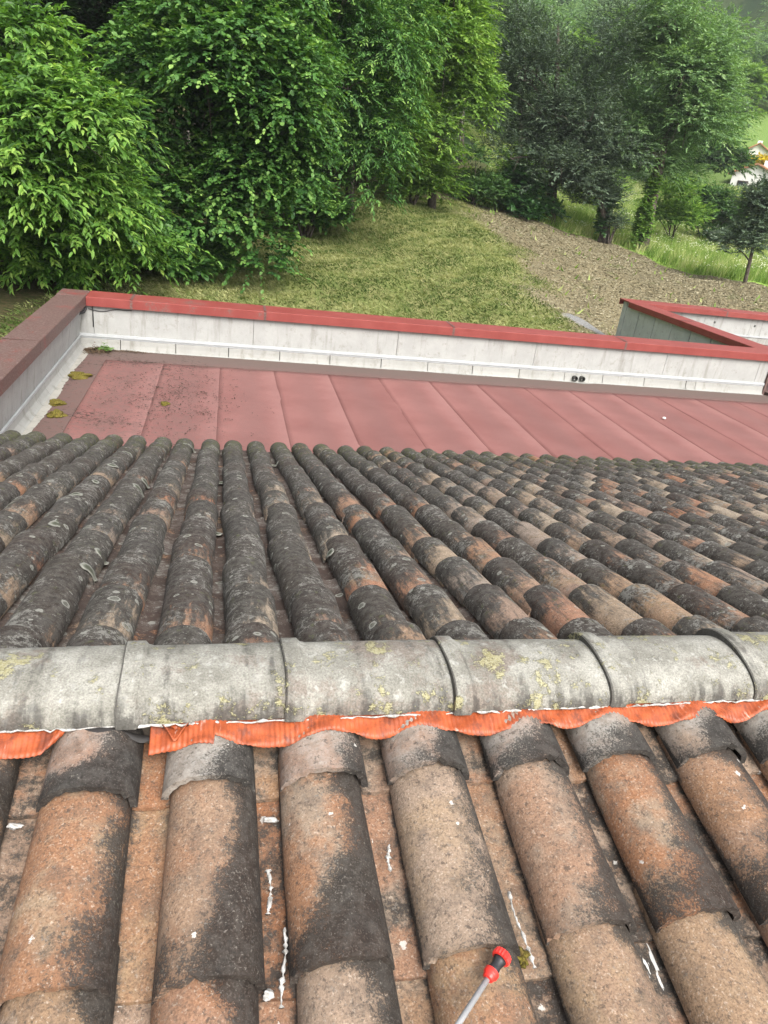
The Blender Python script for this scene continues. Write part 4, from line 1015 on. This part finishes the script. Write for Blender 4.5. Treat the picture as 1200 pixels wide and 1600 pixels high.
bush('shrub', 'olive shrub at the far edge of the meadow beside the young oak', 'bush', 1150, 345, 60, 36, 30, L_DARK, 900, .24, 'spray', 29, SH)
bush('shrub', 'low broadleaf shrub under the left trees on the bank', 'bush', 480, 330, 26, 55, 30, L_LIME, 1200, .14, 'oval', 30, SH)
bush('shrub', 'leafy low branches at the foot of the chestnut', 'bush', 300, 405, 20.2, 70, 45, L_LIME, 1500, .14, 'oval', 31, SH)
bush('shrub', 'fresh green undergrowth behind the grey oak', 'bush', 900, 300, 60, 60, 45, L_FRESH, 1300, .25, 'spray', 32, SH)
bush('shrub', 'sparse undergrowth with thin stems between feathery tree and grey oak', 'bush', 800, 270, 55, 55, 45, L_FRESH, 900, .24, 'spray', 33, SH)
# darker trees deeper in the wood
for i, (px, py, d, rp, rq, lab) in enumerate([(-60, 60, 29, 150, 170, 'dim tree deep in the wood at the left edge of the frame'), (150, 10, 31, 150, 150, 'dim tree behind the chestnut at the upper left'), (300, -20, 33, 120, 170, 'dim tree behind the gap between chestnut and broadleaf tree'), (450, 20, 38, 130, 170, 'dim tree behind the broadleaf tree'),
        (590, 20, 46, 120, 170, 'mid green tree behind the hanging branches'), (700, 40, 56, 110, 150, 'mid green tree above the feathery one'), (790, 60, 66, 110, 130, 'mid green tree behind the grey oak, its left shoulder'), (60, 230, 28, 150, 110, 'dim lower foliage of the wood behind the chestnut'), (440, 220, 34, 120, 110, 'dim tree between the two broadleaf trees'), (600, 230, 42, 90, 80, 'shaded tree behind the top of the bank')]):
    tree('woodland_or_added_tree', lab, 'tree', foot(px, d), crown_at(px, py, d, rp, rq, .7), .2, L_DEEP if d < 35 else L_DARK if d < 45 else L_ASH, 2600, 11, .9, .22, .4, 'spray', 40+i, 20, .42, group=WOOD, nlimb=5, bark=M_BARK)
g = np.random.default_rng(77)
for i in range(16):   # slim bare trunks in the gloom of the wood
    px = float(g.uniform(-20, 800)); d = float(g.uniform(27, 46)) if px < 500 else float(g.uniform(38, 52)); b = foot(px, d); h = g.uniform(5, 9)
    t = thing('slim_tree', 'slim grey trunk in the shade ' + ('behind the chestnut' if px < 220 else 'behind the dark broadleaf tree' if px < 460 else 'behind the hanging branches' if px < 600 else 'left of the grey oak'), 'tree', tuple(b), 'slim trunks in the wood')
    MB().tube(branch_path(g, (0, 0, -.2), (g.normal(0, .5), g.normal(0, .5), h), 8, .08), np.linspace(.10, .04, 8), 7).build('trunk', M_PALEBARK, t, True)
    bl = lobes(g, b+np.array([0, 0, h]), 1.6, 1.6, 1.4, 6, .5); P, D, N, LL, lv = foliage(g, bl, 260, 9, .7, .2, .4, 'spray')
    if len(P): V, F, per = leaves(P-b, D, N, LL, 'spray'); obj('crown', V, F, L_DARK, t, False, {'lv': ('FLOAT', 'FACE', np.concatenate([np.repeat(lv, p) for p in per]))})
# tall crowns added above the frame to block sky light from the wood
for i, (px, py, d) in enumerate([(20, -210, 25), (200, -230, 27), (390, -240, 29), (560, -230, 34), (-170, -120, 24)]):
    tree('woodland_or_added_tree', 'tall tree added for shade, its crown above the frame ' + ['over the chestnut', 'over the gap right of the chestnut', 'over the dark broadleaf tree', 'over the hanging branches', 'at the far left edge'][i], 'tree', foot(px, d+6), crown_at(px, py, d+3, 170, 120, 1.1), .25, L_DEEP, 2600, 11, .9, .26, .4, 'spray', 80+i, 20, .45, group='tall trees added for shade above the frame', nlimb=4)
# the wooded hillside beyond
HILLM = [L_ASH, L_FRESH, L_DARK, L_HOLM, L_GREY]
words_ = ['pale green', 'bright green', 'dark green', 'dark grey-green', 'grey-green']
spots = []
for p_, d_ in ((1140, 150), (1172, 156), (1205, 150), (1240, 158), (1160, 172), (1195, 176), (1120, 165)):
    q_ = at(p_, 200, d_); spots.append(gp(q_[0], q_[1]))
for k in range(900):
    px, d = float(g.uniform(560, 1420)), float(g.uniform(78, 250))
    p = at(px, 200, d); b = gp(p[0], p[1]); qx, qy, _ = project(b)
    if qx > 1115 and (d < 128 or 192 < qy < 330): continue
    if any(np.hypot(b[0]-s[0], b[1]-s[1]) < 6.5 for s in spots): continue
    spots.append(b)
    if len(spots) >= 95: break
for i, b in enumerate(sorted(spots, key=lambda p: np.hypot(*p[:2]))):
    h = g.uniform(6, 11); r = g.uniform(2.8, 4.6); d = np.hypot(*b[:2]); k = int(g.choice(5, p=[.3, .2, .2, .2, .1]))
    qx, qy, _ = project(b+np.array([0, 0, h*.6])); seed_ = int(g.integers(1e6))
    if not (-60 < qx < 1260 and qy > -70): continue
    where = 'above the feathery light green tree' if qx < 740 else 'above the grey oak' if qx < 960 else 'above the big pale tree' if qx < 1150 else 'above the white houses'
    t = thing('hill_tree', '%s tree %s the far hillside %s' % (words_[k], 'low on' if d < 115 else 'halfway up' if d < 170 else 'high on', where), 'tree', tuple(b), 'trees on the far hillside')
    g2 = np.random.default_rng(seed_)
    MB().tube(branch_path(g2, (0, 0, -.3), (g2.normal(0, .3), 0, h*.8), 6, .06), np.linspace(.22, .07, 6), 6).build('trunk', M_BARK, t, True)
    bl = lobes(g2, b+np.array([0, 0, h*.58]), r, r, h*.45, 11, .42); ns = int(6500*min(1, 90/d)**1.2/6)
    P, D, N, LL, lv = foliage(g2, bl, ns, 9, 1.1, .3+.0022*d, .3, 'spray')
    if len(P): V, F, per = leaves(P-b, D, N, LL, 'spray'); obj('crown', V, F, HILLM[k], t, False, {'lv': ('FLOAT', 'FACE', np.concatenate([np.repeat(lv, p) for p in per]))})
# far wood that closes the hill: one mass
bl = []
for k in range(800):
    px, d = float(g.uniform(480, 1450)), float(g.uniform(150, 285)); p = at(px, 100, d); b = gp(p[0], p[1])
    qx, qy, _ = project(b)
    if qx > 1130 and 170 < qy < 330: continue
    r = g.uniform(2.5, 5); bl.append((b[0], b[1], b[2]+r*.9, r, r, r*1.1))
P, D, N, LL, lv = foliage(g, bl, 62000, 6, 1.4, .8, .3, 'spray')
V, F, per = leaves(P, D, N, LL, 'spray'); o = obj('far_wood', V, F, L_ASH, None, False, {'lv': ('FLOAT', 'FACE', np.concatenate([np.repeat(lv, p) for p in per]))}); tag(o, 'distant mixed wood covering the hill behind everything', 'wood', None, 'stuff')

# ------------------------------------------------------------------ houses on the right
M_WHITE = plain('white_render', (.74, .73, .70), .85, .2, .08, 2); M_TILE = plain('orange_roof_tiles', (.36, .19, .11), .9, .1, .35, 3); M_GLASS = plain('dark_glass', (.03, .035, .04), .15, .5); M_WOODT = plain('dark_timber', (.07, .05, .04), .8, .2)
def house(label, px, py, d, wd, dp, hw, hr, rot, seed):
    p = at(px, py, d); gz = float(ground(np.array([p[0]]), np.array([p[1]]))[0]); t = thing('house', label, 'house', (p[0], p[1], min(gz, p[2]-hw-hr)), 'white houses on the far slope'); t.rotation_euler = (0, 0, rot)
    e = p[2]-t.location.z-hr   # eaves height
    b = MB(); b.add([(-wd, -dp, -1), (wd, -dp, -1), (wd, dp, -1), (-wd, dp, -1), (-wd, -dp, e), (wd, -dp, e), (wd, dp, e), (-wd, dp, e), (0, -dp, e+hr-.05), (0, dp, e+hr-.05)],
        [(0, 1, 5, 8, 4), (2, 3, 7, 9, 6), (1, 2, 6, 5), (3, 0, 4, 7)]); b.build('wall', M_WHITE, t)
    for s in (-1, 1):
        b = MB(); x1, z1 = s*(wd+.45), e-hr*.45/wd; V = [(0, -dp-.4, e+hr), (x1, -dp-.4, z1), (x1, dp+.4, z1), (0, dp+.4, e+hr)]
        V += [(x, y, z+.16) for x, y, z in V]; F = [(3, 2, 1, 0), (4, 5, 6, 7), (0, 1, 5, 4), (1, 2, 6, 5), (2, 3, 7, 6), (3, 0, 4, 7)]
        b.add(V, F if s > 0 else [f[::-1] for f in F]); b.build('roof', M_TILE, t)
    for x in (-wd*.45, wd*.45):
        f = MB().box(x-.55, x+.55, -dp-.06, -dp+.02, e-2.0, e-.7).build('window', M_WOODT, t); MB().box(x-.45, x+.45, -dp-.075, -dp-.062, e-1.9, e-.8).build('pane', M_GLASS, f)
    MB().box(-.3, .3, dp*.3, dp*.3+.6, e+hr*.6, e+hr+.8).build('chimney', M_WHITE, t)
house('white gabled house highest on the right edge of the slope', 1186, 229, 118, 2.6, 4, 3, 1.6, -.62, 1)
house('white gabled house below the yellow flowering bush', 1194, 262, 99, 2.3, 4, 3, 1.0, -.80, 2)
L_YEL = leafmat('yellow_blossom', (.30, .24, .02), (.62, .46, .02), (.75, .6, .06), .3, .7, .1)
bush('flowering_bush', 'yellow flowering bush between the two white houses', 'bush', 1188, 257, 106, 30, 8, L_YEL, 700, .3, 'spray', 61)

# ------------------------------------------------------------------ thin air haze
hz = NT('haze_air'); hz.t.nodes.remove(hz.b); vp = hz.n('VolumePrincipled'); vp.inputs['Color'].default_value = (.86, .91, .95, 1); vp.inputs['Density'].default_value = .00045; vp.inputs['Anisotropy'].default_value = .2
hz.t.links.new(vp.outputs[0], hz.out.inputs['Volume'])
o = MB().box(-160, 300, -90, 350, -9, 175).build('haze', hz.m); tag(o, 'pale damp air', None, None, 'stuff')
